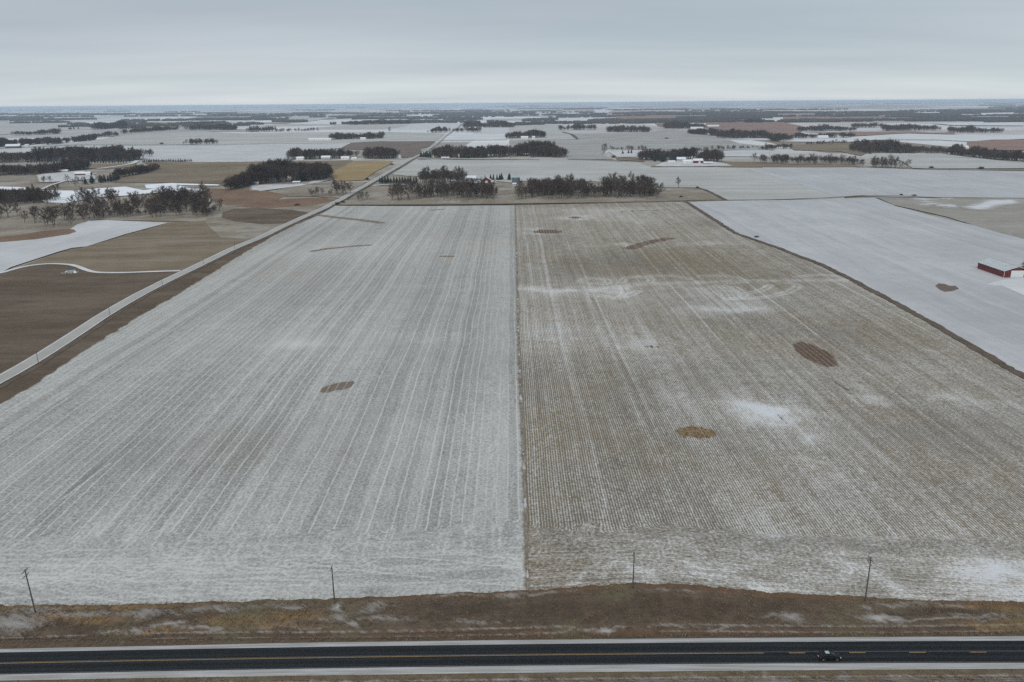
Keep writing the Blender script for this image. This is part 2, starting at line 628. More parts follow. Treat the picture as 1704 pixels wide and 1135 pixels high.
# asphalt
m, t = new_mat('asphalt')
p = t.pos()
x, y, z = t.sep(p)
lat = t.m('SUBTRACT', y, t.m('ADD', 136.1, t.m('MULTIPLY', t.m('MULTIPLY', x, x), -.00009)))
n1 = t.noise(t.xyz(t.m('MULTIPLY', x, .03), t.m('MULTIPLY', y, .9)), 1.0, 4.0)
n2 = t.noise(p, 9.0, 3.0, .8)
trk = t.m('ABSOLUTE', t.m('SUBTRACT', t.m('ABSOLUTE', lat), 1.75))
trk = t.m('ABSOLUTE', t.m('SUBTRACT', trk, .85))
tw = t.rng(trk, .0, .55, 1.0, 0.0)
cA = t.mix(t.rng(n1, .35, .65), (.014, .0165, .019), (.021, .024, .027))
cA = t.mix(t.m('MULTIPLY', tw, .35), cA, (.042, .045, .048))
cA = t.mix(t.rng(n2, .5, .9, 0, .15), cA, (.045, .047, .05))
t.out(cA, .9, bump=n2, dist=.01, strength=.3, spec=.12)
MT['asphalt'] = m
MT['line_y'] = flat_mat('worn_yellow_paint', (.27, .175, .075), .7, .25, 3.0, obj=False)
MT['seam'] = flat_mat('pale_joint_sealant', (.12, .125, .13), .8, .3, 2.0, obj=False)
m, t = new_mat('snowy_gravel_shoulder')
p = t.pos()
x, y, z = t.sep(p)
n1 = t.noise(t.xyz(t.m('MULTIPLY', x, .06), t.m('MULTIPLY', y, 1.6)), 1.0, 5.0, .6)
n2 = t.noise(p, 3.5, 4.0, .8)
cA = t.mix(t.rng(n1, .35, .65), (.30, .29, .27), (.50, .50, .51))
cA = t.mix(t.rng(n2, .5, .75, 0, .5), cA, (.25, .23, .20))
t.out(cA, .95, bump=n2, dist=.05, spec=.1)
MT['shoulder'] = m

XS = np.arange(-260, 261, 4.0)
ROADZ = lambda X, Y: np.zeros_like(X) + .12
strip_grid('highway', XS, c_near, c_far, 9, MT['asphalt'], zf=lambda X, Y: .12 + 0 * X)
strip_grid('road_shoulder', XS, lambda x: c_ns(x) - .2, lambda x: c_near(x) + .3, 4, MT['shoulder'], zf=lambda X, Y: .075 - .12 * np.clip((c_near(X) - Y) / 2, 0, 1))
strip_grid('road_shoulder', XS, lambda x: c_far(x) - .3, lambda x: c_fs(x) + .2, 4, MT['shoulder'], zf=lambda X, Y: .075 - .12 * np.clip((Y - c_far(X)) / 2, 0, 1))


def line_strip(name, x0, x1, cf, w_, z, mat, step=4.0):
    xs = np.linspace(x0, x1, max(2, int((x1 - x0) / step)))
    vs = []
    for q in xs:
        yc = float(cf(q))
        vs += [(q, yc - w_ / 2, z), (q, yc + w_ / 2, z)]
    fs = [(2 * i, 2 * i + 2, 2 * i + 3, 2 * i + 1) for i in range(len(xs) - 1)]
    o = mk(name, vs, fs, mat)
    return tag(o, kind='structure')


line_strip('centre_line', -260, 57.2 - 4.2 - 2.6, lambda x: c_mid(x) - .10, .22, .128, MT['line_y'])
line_strip('road_seam', -260, 260, lambda x: c_mid(x) + .22, .12, .126, MT['seam'])
k = 55.5
while k < 240:
    line_strip('centre_dash', k, k + 3.3, lambda x: c_mid(x) - .10, .24, .128, MT['line_y'])
    k += 12.15
line_strip('edge_line', -260, 260, lambda x: c_near(x) + .22, .11, .128, MT['seam'])


# verge material, driven by painted masks plus fine noise
def grass_mat(name):
    m, t = new_mat(name)
    p = t.pos()
    x, y, z = t.sep(p)
    fl = t.noise(p, 2.4, 5.0, .75)
    md = t.noise(p, .35, 4.0, .65)
    st = t.noise(t.xyz(t.m('MULTIPLY', x, .10), t.m('MULTIPLY', y, .9)), 1.0, 5.0, .7)
    dg = t.noise(t.xyz(t.m('ADD', t.m('MULTIPLY', x, .16), t.m('MULTIPLY', y, -.22)), t.m('ADD', t.m('MULTIPLY', x, .5), t.m('MULTIPLY', y, .75))), 1.0, 6.0, .75)
    c = t.mix(t.rng(md, .35, .65), (.092, .069, .050), (.148, .112, .080))
    c = t.mix(t.rng(st, .45, .7, 0, .5), c, (.21, .165, .125))
    c = t.mix(t.m('MULTIPLY', t.attr('dark'), t.rng(md, .3, .7, 1, .45)), c, (.068, .050, .038))
    gd = t.m('MULTIPLY', t.attr('gold'), t.rng(t.m('ADD', md, t.m('MULTIPLY', fl, .4)), .5, .85, .15, 1.0))
    c = t.mix(gd, c, (.33, .215, .105))
    c = t.mix(t.m('MULTIPLY', t.attr('rust'), t.rng(md, .3, .6, .4, 1)), c, (.17, .098, .055))
    c = t.mix(t.m('MULTIPLY', t.attr('green'), t.rng(md, .3, .6)), c, (.15, .145, .085))
    s = t.m('ADD', t.attr('snow'), t.m('ADD', t.m('MULTIPLY', t.m('SUBTRACT', fl, .5), 1.6), t.m('ADD', t.m('MULTIPLY', t.m('SUBTRACT', dg, .5), 2.4), t.m('MULTIPLY', t.m('SUBTRACT', st, .5), .6))))
    s = t.m('MULTIPLY', t.rng(s, .22, .80), t.rng(t.attr('snow'), .03, .25))
    c = t.mix(t.m('MULTIPLY', s, .85), c, t.mix(t.rng(t.attr('snow'), .75, 1.0), (.34, .32, .30), (.50, .49, .48)))
    c = t.mix(t.rng(fl, .50, .72, 0, .5), c, (.055, .042, .032))
    t.out(c, .95, bump=fl, dist=.25, strength=.8, spec=.1)
    return m


MT['verge'] = grass_mat('dry_verge_grass')


def blob(X, Y, u, v, ru, rv, soft=1.0):
    """soft spot given by its centre and half size in photo pixels"""
    a = G(u, v)
    b = G(u + ru, v)
    c = G(u, v + rv)
    e = G(u, v - rv)
    rx = max(math.hypot(b[0] - a[0], b[1] - a[1]), .3)
    ry = max(abs(e[1] - c[1]) / 2, .3)
    # lean of the view direction, so that upright spots stay upright
    q = ((X - a[0]) / rx) ** 2 + ((Y - a[1]) / ry) ** 2
    return np.exp(-q ** soft)


def pline(X, Y, P):
    dmin = np.full(X.shape, 1e9)
    for a, b in zip(P[:-1], P[1:]):
        ex, ey = b[0] - a[0], b[1] - a[1]
        t_ = np.clip(((X - a[0]) * ex + (Y - a[1]) * ey) / (ex * ex + ey * ey + 1e-9), 0, 1)
        dmin = np.minimum(dmin, np.hypot(X - a[0] - ex * t_, Y - a[1] - ey * t_))
    return dmin


def verge_attrs(X, Y):
    e0 = c_fs(X)
    e1 = f_edge(X)
    v = (Y - e0) / np.maximum(e1 - e0, 1)
    N = fbm(X * .5, Y, 3.0, 5)
    snow = np.zeros_like(X)
    gold = np.zeros_like(X)
    dark = np.zeros_like(X)
    rust = np.zeros_like(X)
    green = np.zeros_like(X)
    ux_ = X + 2.2 * (fbm(X, Y, 2.5, 33) - .5)
    X0_, X = X, X + 5 * (fbm(X, Y, 5, 34) - .5)
    Y0_, Y = Y, Y + 3 * (fbm(X, Y, 4, 35) - .5)
    for u, vv, ru, rv, k in [(30, 1035, 55, 17, .9), (60, 1015, 60, 6, .7), (130, 1022, 70, 6, .75), (240, 1020, 60, 7, .75), (360, 1013, 60, 6, .8), (180, 1050, 30, 5, .75), (225, 1046, 25, 7, .7),
                             (280, 1040, 40, 5, .95), (330, 1046, 60, 3, .8), (480, 1008, 40, 5, .8), (556, 1009, 12, 8, 1.1), (560, 1025, 25, 9, .7), (582, 1038, 10, 8, 1.0), (625, 1010, 25, 12, .75), (640, 1030, 60, 5, .7),
                             (500, 1044, 80, 2, .6), (760, 992, 60, 3, .7), (850, 990, 30, 5, .8), (900, 988, 60, 3, .7), (1006, 1047, 16, 6, 1.1), (1000, 1044, 50, 2, .8), (960, 1046, 60, 2, .6), (1120, 982, 60, 3, .6),
                             (1150, 1043, 150, 1.5, .7), (1322, 1030, 22, 8, .9), (1290, 1026, 50, 3, .6), (1460, 1026, 40, 6, 1.1), (1495, 1030, 26, 5, 1.0), (1560, 1030, 130, 1.6, .9), (1500, 1006, 60, 5, .7), (1585, 1008, 22, 5, .8), (1440, 1016, 8, 10, .7), (1640, 1024, 60, 4, .6), (800, 1036, 60, 5, .6)]:
        snow = np.maximum(snow, k * blob(X, Y, u, vv, ru, rv))
    for u, vv, ru, rv in [(20, 1009, 60, 3), (120, 1010, 60, 3), (215, 1012, 40, 4), (100, 1027, 40, 8), (160, 1030, 50, 8), (390, 1034, 60, 10), (420, 1040, 110, 4), (480, 1024, 60, 10), (490, 1022, 25, 6), (1625, 1008, 60, 4), (1680, 1015, 40, 8), (1660, 1040, 60, 8),
                          (1700, 1040, 80, 10), (260, 1050, 40, 4)]:
        gold = np.maximum(gold, blob(X, Y, u, vv, ru, rv))
    for u, vv, ru, rv in [(270, 1024, 22, 8), (320, 1030, 30, 6), (110, 1045, 80, 12), (190, 1038, 60, 6), (770, 1015, 90, 17), (920, 1018, 120, 22), (1060, 1012, 150, 24), (1180, 1015, 120, 20), (1300, 1010, 60, 12), (1560, 1018, 90, 6), (470, 1014, 60, 5), (390, 1012, 30, 3), (1390, 1050, 60, 4)]:
        dark = np.maximum(dark, blob(X, Y, u, vv, ru, rv))
    X, Y = X0_, Y0_
    dark = np.maximum(dark, .8 * np.exp(-((Y - 143.4) / .7) ** 2) * (vnoise(X, Y, 9, 3) > .35))
    rim = np.exp(-((e1 - Y - .7) / .8) ** 2)
    rust = np.maximum(rust, rim * sm(-70, -20, X) * .9)
    gold = np.maximum(gold, rim * (1 - sm(-90, -40, X)) * .8)
    rust = np.maximum(rust, .7 * np.exp(-((v - .17) / .09) ** 2))
    green = np.maximum(green, .5 * sm(.55, .75, vnoise(X, Y, 12, 9)))
    # frost and snow caught in two wheel tracks along the ditch floor
    for o_ in (3.2, 4.6):
        dark = np.maximum(dark, 1.1 * np.exp(-((Y - e0 - o_ + .5 - .3 * np.sin(X / 17)) / .22) ** 2))
        snow = np.maximum(snow, .62 * np.exp(-((Y - e0 - o_ - .3 * np.sin(X / 17)) / .25) ** 2) * (vnoise(X, Y, 14, 21) > .33))
    return dict(snow=snow * .95, gold=gold, dark=dark * .85, rust=rust, green=green)


strip_grid('grass_verge', np.arange(-235, 235.1, .8), lambda x: c_fs(x) - .1, lambda x: f_edge(x) + .8, 46, MT['verge'], zoff=.0, attrs=verge_attrs)


def south_attrs(X, Y):
    e = c_ns(X) - Y
    N = fbm(X, Y, 3.0, 15)
    row = np.clip(np.sin(2 * math.pi * (e - 1.25) / .9), 0, 1)
    snow = sm(.9, 1.4, e) * (.38 + .28 * row) * (.7 + .5 * vnoise(X, Y, 2.5, 31))
    return dict(snow=snow + .25 * sm(.4, .7, N), gold=.5 * N * (1 - sm(.8, 1.3, e)), dark=.9 * sm(.9, 1.5, e) * (1 - row), rust=0 * X, green=.55 * (1 - sm(.9, 1.4, e)))


strip_grid('roadside_field', np.arange(-200, 200.1, .8), lambda x: c_ns(x) - 30, lambda x: c_ns(x) + .1, 90, MT['verge'], zf=lambda X, Y: -.05 - .5 * np.exp(-((c_ns(X) - Y - 1.8) / 1.2) ** 2) + .0 * X, attrs=south_attrs,
           vs=np.concatenate([np.linspace(0, .7, 24)[:-1], np.linspace(.7, 1, 70)]))

# ------------------------------------------------------------------ the two big fields
LW = [G(*q) for q in [(-60, 707), (0, 672), (60, 637), (120, 598), (170, 565), (235, 524), (300, 487), (380, 437), (450, 395), (500, 370), (545, 348)]]
RE = [G(*q) for q in [(1760, 660), (1704, 630), (1600, 569), (1500, 512), (1430, 474), (1365, 441), (1290, 412), (1220, 388), (1180, 362), (1143, 338)]]
CL = [G(*q) for q in [(878.5, 982), (876, 900), (873, 800), (868, 700), (864, 600), (861, 480), (859, 400), (857.5, 342)]]
TOP = lambda x: np.interp(x, [-210, CL[-1][0], 215], [G(556, 342)[1], CL[-1][1], G(1140, 335)[1]])
cl_x = lambda y: np.interp(y, [c[1] for c in CL], [c[0] for c in CL])
lw_x = lambda y: np.interp(y, [c[1] for c in LW], [c[0] for c in LW]) + (fbm(y, y * 0, 7, 3) - .5) * 2.6
re_x = lambda y: np.interp(y, [c[1] for c in RE], [c[0] for c in RE]) + (fbm(y, y * 0, 9, 8) - .5) * 2.0


def field_grid(name, xl, xr, ncol, mat, attrs):
    ys = [0.0]
    while ys[-1] < 760:
        ys.append(ys[-1] + np.interp(ys[-1], [0, 60, 200, 760], [.5, .8, 1.4, 2.6]))
    v = np.array(ys) / ys[-1]
    U, V = np.meshgrid(np.linspace(0, 1, ncol), v)
    Y = 150 + 740 * V
    for _ in range(3):
        X = xl(Y) + (xr(Y) - xl(Y)) * U
        b = f_edge(X) + (fbm(X, X * 0, 2.5, 4) - .5) * 1.2
        Y = b + (TOP(X) - b) * V
    Z = H(X, Y) + .06
    n, m_ = X.shape
    idx = np.arange(n * m_).reshape(n, m_)
    fs = np.stack([idx[:-1, :-1], idx[:-1, 1:], idx[1:, 1:], idx[1:, :-1]], -1).reshape(-1, 4).tolist()
    at = attrs(X, Y)
    at['vb'] = Y - b
    at['eb'] = np.minimum.reduce([X - xl(Y), xr(Y) - X, TOP(X) - Y])
    return tag(mk(name, np.stack([X, Y, Z], -1).reshape(-1, 3), fs, mat, attrs=at), kind='structure')


def left_attrs(X, Y):
    snow = (fbm(X, Y, 120, 40) - .5) * .5
    soil = np.zeros_like(X)
    trk = np.zeros_like(X)
    N = fbm(X, Y, 4, 60)
    for pts, w_ in [([(478, 352), (520, 357), (560, 362), (598, 366), (634, 371)], 5.5), ([(522, 418), (545, 414), (575, 411), (613, 408)], 3.5), ([(736, 427), (750, 427)], 3.0), ([(719, 350), (736, 348.5)], 3.0), ([(775, 349), (786, 349)], 2)]:
        soil = np.maximum(soil, sm(1.15, .6, pline(X, Y, [G(*q) for q in pts]) / (w_ * (.6 + .8 * N))))
    # oblong bare patch
    q = [G(*p_) for p_ in [(537, 650), (543, 640), (587, 635), (577, 650)]]
    cx_, cy_ = sum(a[0] for a in q) / 4, sum(a[1] for a in q) / 4
    soil = np.maximum(soil, sm(1.5, .5, np.hypot((X - cx_) / 6.0, (Y - cy_ - (X - cx_) * .55) / 5.2) + (N - .5) * .8))
    for u, v, ru, rv, k in [(500, 571, 45, 9, .4), (700, 562, 70, 12, .15), (270, 500, 120, 50, .08), (640, 720, 90, 60, .08), (120, 960, 150, 40, .15), (800, 975, 80, 15, .2), (868, 750, 8, 200, .25), (560, 985, 200, 10, .12), (150, 880, 60, 30, .12), (860, 940, 30, 40, .25)]:
        snow += k * blob(X, Y, u, v, ru, rv) * (.5 + N)
    for u, v, ru, rv, k in [(330, 770, 160, 60, .12), (760, 600, 60, 60, .08), (620, 985, 20, 8, .45), (300, 620, 120, 50, .10), (450, 740, 90, 40, .08)]:
        snow -= k * blob(X, Y, u, v, ru, rv) * (.5 + N)
    a, b_ = G(101, 829), G(178, 771)
    dl = pline(X, Y, [a, b_])
    snow -= .35 * np.exp(-(dl / 1.2) ** 2) * (N > .45)
    trk = np.maximum(trk, .9 * np.exp(-(pline(X, Y, [(a[0] + .9, a[1]), (b_[0] + .9, b_[1])]) / .35) ** 2))
    a, b_ = G(15, 915), G(62, 880)
    trk = np.maximum(trk, .8 * np.exp(-(pline(X, Y, [a, b_]) / .35) ** 2))
    # tractor turns on the headland: hairpins where each pass ends
    rnd = random.Random(5)
    near = Y < 215
    xn, yn = X[near], Y[near]
    tn = np.zeros_like(xn)
    x = -195.0
    while x < 0:
        ye = float(f_edge(x))
        y1 = ye + rnd.uniform(13, 27)
        r_ = rnd.uniform(5, 10)
        sgn = rnd.choice([-1, 1])
        P = []
        for k in range(9):
            a = math.pi / 2 * k / 8 * 1.25
            P.append((x + sgn * r_ * (1 - math.cos(a)), y1 - r_ * math.sin(a)))
        if rnd.random() < .6:
            P.append((P[-1][0] + sgn * rnd.uniform(5, 25), P[-1][1] + rnd.uniform(-2, 1)))
        P = [(x, y1 + 8)] + P
        for off in (-.95, .95):
            dd_ = np.abs(pline(xn, yn, P) - abs(off))
            tn = np.maximum(tn, rnd.uniform(.25, .6) * np.exp(-(dd_ / .30) ** 2))
        x += rnd.uniform(5.5, 10)
    for o_ in (3, 5.2, 9, 11, 16, 18.2, 23):
        dd_ = np.abs(yn - f_edge(xn) - o_ - np.sin(xn / 23 + o_) * .5)
        tn = np.maximum(tn, .38 * np.exp(-(dd_ / .35) ** 2) * (vnoise(xn, yn, 30, int(o_)) > .3))
    trk[near] = np.maximum(trk[near], tn)
    head = .8 * sm(30, 17, (Y - f_edge(X)) + (N - .5) * 10)
    dark = .35 * (fbm(X, Y, 45, 77) > .55) * 0
    return dict(snow=snow, soil=soil, trk=trk, head=head, warm=sm(.5, .75, fbm(X, Y, 90, 90)) * .6 * sm(240, 420, Y) + .25 * sm(.5, .7, fbm(X, Y, 60, 91)))


def right_attrs(X, Y):
    N = fbm(X, Y, 5, 61)
    N2 = fbm(X, Y, 22, 62)
    snow = (fbm(X, Y, 90, 41, 5) - .5) * .8
    soil = np.zeros_like(X)
    trk = np.zeros_like(X)
    gold = np.zeros_like(X)
    XO, YO = X, Y
    X = X + 16 * (fbm(XO, YO, 16, 201) - .5) + 5 * (fbm(XO, YO, 4, 205) - .5)
    Y = Y + 34 * (fbm(XO, YO, 20, 202) - .5) + 8 * (fbm(XO, YO, 5, 206) - .5)
    for u, v, ru, rv, k in [(1070, 575, 45, 16, .5), (1000, 560, 110, 28, .25), (1190, 512, 70, 9, .55), (1250, 516, 30, 8, .4), (1285, 690, 62, 22, .85), (1320, 715, 30, 14, .35), (1440, 657, 32, 12, .6), (1605, 668, 60, 18, .4), (1660, 930, 90, 50, .8), (1560, 985, 160, 16, .5),
                            (1300, 960, 180, 25, .3), (960, 360, 30, 4, .5), (1040, 408, 30, 3, .55), (1180, 404, 50, 3, .35), (890, 385, 25, 6, .4), (1060, 362, 90, 10, .3), (920, 560, 50, 30, .25), (1120, 900, 50, 15, .3), (1000, 980, 160, 10, .35), (1110, 660, 30, 40, .25), (1180, 970, 90, 10, .5),
                            (1390, 800, 60, 60, .2), (1290, 870, 60, 40, .2), (905, 445, 25, 10, .3), (1020, 350, 170, 6, .35)]:
        snow += k * blob(X, Y, u, v, ru, rv) * (.45 + 1.1 * N)
    for u, v, ru, rv, k in [(1180, 430, 230, 35, .38), (980, 380, 110, 20, .12), (1300, 470, 90, 20, .15), (1060, 640, 90, 25, .12), (1560, 720, 150, 60, .15), (1000, 700, 120, 60, .08), (1330, 540, 120, 30, .2), (1200, 372, 100, 10, .3)]:
        snow -= k * blob(X, Y, u, v, ru, rv) * (.5 + N)
    X, Y = XO, YO
    for u, v, ru, rv in [(911, 385.5, 23, 3.2), (958, 362, 10, 1.6), (1160, 720, 37, 9)]:
        soil = np.maximum(soil, sm(.05, .70, blob(X, Y, u, v, ru * 1.05, rv * 1.05) + (N - .5) * .5))
    gold = np.maximum(gold, blob(X, Y, 1160, 720, 60, 16))
    # tilted oval of bare ground
    a = G(1355, 589)
    ux = X - a[0] + (Y - a[1]) * .02
    uy = Y - a[1]
    soil = np.maximum(soil, sm(1.4, .62, np.hypot(ux / 7.4, uy / 17.0) + (N - .5) * .5))
    soil = np.maximum(soil, .75 * sm(1.2, .6, pline(X, Y, [G(*q) for q in [(1050, 413), (1066, 407), (1085, 402), (1112, 397)]]) / (6 * (.5 + N))))
    soil = np.maximum(soil, .45 * sm(1.2, .4, pline(X, Y, [G(*q) for q in [(1030, 352), (1090, 350), (1150, 349)]]) / (7 * (.3 + N2))))
    soil = np.maximum(soil, .7 * sm(1.2, .6, pline(X, Y, [G(*q) for q in [(1378, 630), (1395, 640), (1412, 650)]]) / (1.2 * (.4 + N))))
    soil = np.maximum(soil, .6 * sm(1.2, .5, pline(X, Y, [G(*q) for q in [(1080, 577), (1098, 578)]]) / (3 * (.4 + N))))
    soil = np.maximum(soil, .5 * sm(1.2, .5, pline(X, Y, [G(*q) for q in [(1298, 692), (1312, 706)]]) / (1.2 * (.4 + N))))
    # the haul track across the field and its turning loops
    main = [G(*q) for q in tK((30, 440), (200, 450), (350, 455), (520, 430), (700, 415), (900, 412), (1100, 408), (1400, 402), (1680, 400))]
    dm = pline(X, Y, main)
    trk = np.maximum(trk, .50 * np.exp(-(dm / 5.5) ** 2) * (.15 + 1.7 * fbm(X, Y, 9, 66)))
    zone = pline(X, Y, [G(*q) for q in tK((180, 450), (400, 455), (700, 450), (1100, 465))])
    snow += .42 * np.exp(-(zone / 15) ** 2) * np.clip(fbm(X, Y, 14, 67) * 2.4 - .5, 0, 1.4)
    for loop in [tK((1100, 490), (1200, 490), (1300, 475), (1380, 450), (1410, 425), (1350, 412)), tK((930, 380), (1000, 378), (1080, 382), (1130, 395), (1150, 410)), tK((350, 395), (420, 390), (480, 400), (470, 420), (380, 415), (345, 405)),
                 tK((540, 410), (560, 388), (640, 380), (690, 395), (680, 412)), tK((380, 465), (450, 480), (540, 488), (590, 470), (620, 455)), tK((1000, 430), (1040, 460), (1060, 490)), tK((1050, 430), (1090, 455), (1110, 480)),
                 tK((1090, 435), (1140, 460), (1140, 480), (1090, 490)), tK((690, 380), (800, 378), (870, 395)), tK((550, 430), (560, 470), (520, 490)), tK((1150, 465), (1230, 450), (1270, 425)), tK((1400, 385), (1500, 372), (1600, 380), (1690, 410))]:
        P = smooth_line([G(*q) for q in loop], 2)
        dd_ = pline(X, Y, P)
        trk = np.maximum(trk, .62 * np.exp(-((np.abs(dd_ - 1.8)) / 1.2) ** 2) * (.5 + N))
    # long light wheelings that drift across the rows
    rnd = random.Random(11)
    for _ in range(26):
        x0 = rnd.uniform(5, 210)
        y0 = rnd.uniform(170, 500)
        y1 = y0 + rnd.uniform(80, 320)
        P = [(x0 + (rnd.random() - .5) * 1.2, y0), (x0, (y0 + y1) / 2), (x0 + (rnd.random() - .5) * 1.2, y1)]
        trk = np.maximum(trk, rnd.uniform(.25, .5) * np.exp(-(pline(X, Y, P) / .45) ** 2))
    near = Y < 205
    xn, yn = X[near], Y[near]
    tn = np.zeros_like(xn)
    x = 6.0
    while x < 135:
        ye = float(f_edge(x))
        y1 = ye + rnd.uniform(12, 22)
        r_ = rnd.uniform(5, 9)
        sgn = rnd.choice([-1, 1, 1])
        P = [(x, y1 + 4)]
        for k in range(9):
            a = math.pi / 2 * k / 8 * 1.3
            P.append((x + sgn * r_ * (1 - math.cos(a)), y1 - r_ * math.sin(a)))
        for o_ in (.9, 2.4):
            tn = np.maximum(tn, rnd.uniform(.3, .6) * np.exp(-((pline(xn, yn, P) - o_) / .35) ** 2))
        x += rnd.uniform(4, 8)
    for o_ in (1.2, 3, 4.6):
        tn = np.maximum(tn, .5 * np.exp(-((yn - f_edge(xn) - o_) / .4) ** 2))
    trk[near] = np.maximum(trk[near], tn)
    head = .92 * sm(27, 18, (Y - f_edge(X)) + (N - .5) * 9)
    return dict(snow=snow, soil=soil, trk=trk, head=head, gold=gold, warm=sm(.42, .62, N2 * .4 + .6 * fbm(X, Y, 70, 93)) * .8 + .4 * sm(520, 640, Y))


# left field shader
m, t = new_mat('snowy_combed_stubble')
p = t.pos()
x, y, z = t.sep(p)
eb = t.attr('eb')
vb = t.attr('vb')
head = t.attr('head')
wob = t.m('MULTIPLY', t.m('SUBTRACT', t.noise(t.xyz(t.m('MULTIPLY', x, .004), t.m('MULTIPLY', y, .012)), 1.0, 1.0), .5), 2.6)
wob2 = t.m('MULTIPLY', t.m('SUBTRACT', t.noise(p, .22, 2.0), .5), .55)
c = t.m('ADD', t.m('ADD', x, wob), wob2)
c = t.mixf(t.m('MINIMUM', t.m('MAXIMUM', head, 0.0), 1.0), c, t.m('ADD', vb, wob2))
lw_ = 3.04
cell = t.m('FLOOR', t.m('DIVIDE', c, lw_))
fr = t.m('FRACT', t.m('DIVIDE', c, lw_))
dline = t.m('MULTIPLY', t.m('ABSOLUTE', t.m('SUBTRACT', fr, .5)), lw_)
wr = t.white(cell)
line = t.m('MULTIPLY', t.rng(dline, .10, .34, 1, 0), t.rng(wr, 0, 1, .15, 1.0))
lane = t.white(t.m('ADD', t.m('FLOOR', t.m('DIVIDE', t.m('ADD', c, 1.5), 4.56)), 500.0))
lane2 = t.white(t.m('ADD', t.m('FLOOR', t.m('DIVIDE', c, 18.3)), 900.0))
al = t.mixf(head, y, x)
along = t.noise(t.xyz(t.m('MULTIPLY', c, 1.1), t.m('MULTIPLY', al, .045)), 1.0, 4.0, .7)
fine = t.rng(t.noise(p, 1.25, 3.0, .75), .28, .72)
far_ = t.rng(y, 300, 850, 1.0, .55)
mid_ = t.noise(p, .11, 4.0, .6)
f = t.m('ADD', .44, t.m('MULTIPLY', t.attr('snow'), .8))
f = t.m('ADD', f, t.m('MULTIPLY', t.m('MULTIPLY', line, far_), t.mixf(head, .62, .30)))
f = t.m('ADD', f, t.m('MULTIPLY', t.m('SUBTRACT', lane, .5), t.mixf(head, .26, .10)))
f = t.m('ADD', f, t.m('MULTIPLY', t.m('SUBTRACT', lane2, .5), .07))
f = t.m('ADD', f, t.m('MULTIPLY', t.m('SUBTRACT', along, .5), t.mixf(head, .70, .45)))
f = t.m('ADD', f, t.m('MULTIPLY', t.m('SUBTRACT', fine, .5), .98))
f = t.m('ADD', f, t.m('MULTIPLY', t.m('SUBTRACT', mid_, .5), .35))
f = t.m('ADD', f, t.m('MULTIPLY', t.attr('trk'), .75))
f = t.m('MAXIMUM', t.m('MINIMUM', f, 1.35), 0.0)
base = t.mix(t.attr('warm'), (.235, .230, .215), (.26, .235, .185))
col = t.mix(f, base, (.60, .60, .58))
sp = t.m('MULTIPLY', t.rng(t.noise(p, .9, 3.0, .9), .66, .74), t.rng(t.noise(p, .03, 2.0), .45, .6))
col = t.mix(t.m('MULTIPLY', sp, .6), col, (.13, .12, .11))
so_ = t.m('ADD', t.attr('soil'), t.m('MULTIPLY', t.m('SUBTRACT', t.noise(t.xyz(t.m('MULTIPLY', x, 1.2), t.m('MULTIPLY', y, .35)), 1.0, 4.0, .8), .5), 1.5))
so_ = t.m('MULTIPLY', t.m('MULTIPLY', t.rng(so_, .42, .62), t.rng(t.attr('soil'), .02, .2)), t.mixf(t.rng(dline, .2, .5), .6, .95))
col = t.mix(so_, col, t.mix(t.rng(fine, .3, .7), (.15, .115, .085), (.24, .185, .14)))
ef = t.rng(t.m('SUBTRACT', eb, t.m('MULTIPLY', t.noise(p, .35, 5.0, .7), 3.6)), -1.9, -.9, 1.0, 0.0)
col = t.mix(ef, col, (.19, .15, .105))
t.out(col, .95, bump=t.m('ADD', fine, t.m('MULTIPLY', line, .3)), dist=.18, strength=.6, spec=.1)
MT['left'] = m

# right field shader: corn rows 0.76 m apart, snow lying between them
m, t = new_mat('corn_stubble_rows')
p = t.pos()
x, y, z = t.sep(p)
eb = t.attr('eb')
vb = t.attr('vb')
head = t.m('MINIMUM', t.m('MAXIMUM', t.attr('head'), 0.0), 1.0)
wob = t.m('MULTIPLY', t.m('SUBTRACT', t.noise(t.xyz(t.m('MULTIPLY', x, .004), t.m('MULTIPLY', y, .010), 7.7), 1.0, 1.0), .5), 3.0)
wob2 = t.m('MULTIPLY', t.m('SUBTRACT', t.noise(p, .5, 2.0), .5), .30)
c = t.m('ADD', t.m('ADD', x, wob), wob2)
c = t.mixf(head, c, t.m('ADD', vb, wob2))
ph = t.m('MULTIPLY', c, 2 * math.pi / .762)
rowv = t.m('MULTIPLY', t.m('SINE', ph), t.rng(y, 330, 620, 1.0, .45))
rk = t.m('FLOOR', t.m('DIVIDE', c, .762))
rj = t.white(rk)
pas = t.white(t.m('ADD', t.m('FLOOR', t.m('DIVIDE', c, 6.1)), 40.0))
pfr = t.m('ABSOLUTE', t.m('SUBTRACT', t.m('FRACT', t.m('DIVIDE', c, 6.1)), .5))
dk = t.m('MULTIPLY', t.rng(pfr, .0, .05, 1, 0), t.rng(pas, .5, 1.0, 0, 1))
br = t.m('MULTIPLY', t.rng(pfr, .42, .5, 0, 1), t.rng(pas, .2, .6, 1, 0))
al = t.mixf(head, y, x)
along = t.noise(t.xyz(t.m('MULTIPLY', c, 1.31), t.m('MULTIPLY', al, .30)), 1.0, 5.0, .8)
along2 = t.noise(t.xyz(t.m('MULTIPLY', c, .33), t.m('MULTIPLY', al, .02)), 1.0, 4.0, .7)
fine = t.rng(t.noise(t.vm('ADD', p, (3.3, 7.1, 0)), 1.3, 3.0, .8), .28, .72)
mid_ = t.noise(p, .14, 6.0, .7)
f = t.m('ADD', t.mixf(head, .36, .33), t.m('MULTIPLY', t.attr('snow'), .75))
f = t.m('ADD', f, t.m('MULTIPLY', rowv, t.mixf(head, .36, .06)))
f = t.m('ADD', f, t.m('MULTIPLY', t.m('SUBTRACT', rj, .5), .22))
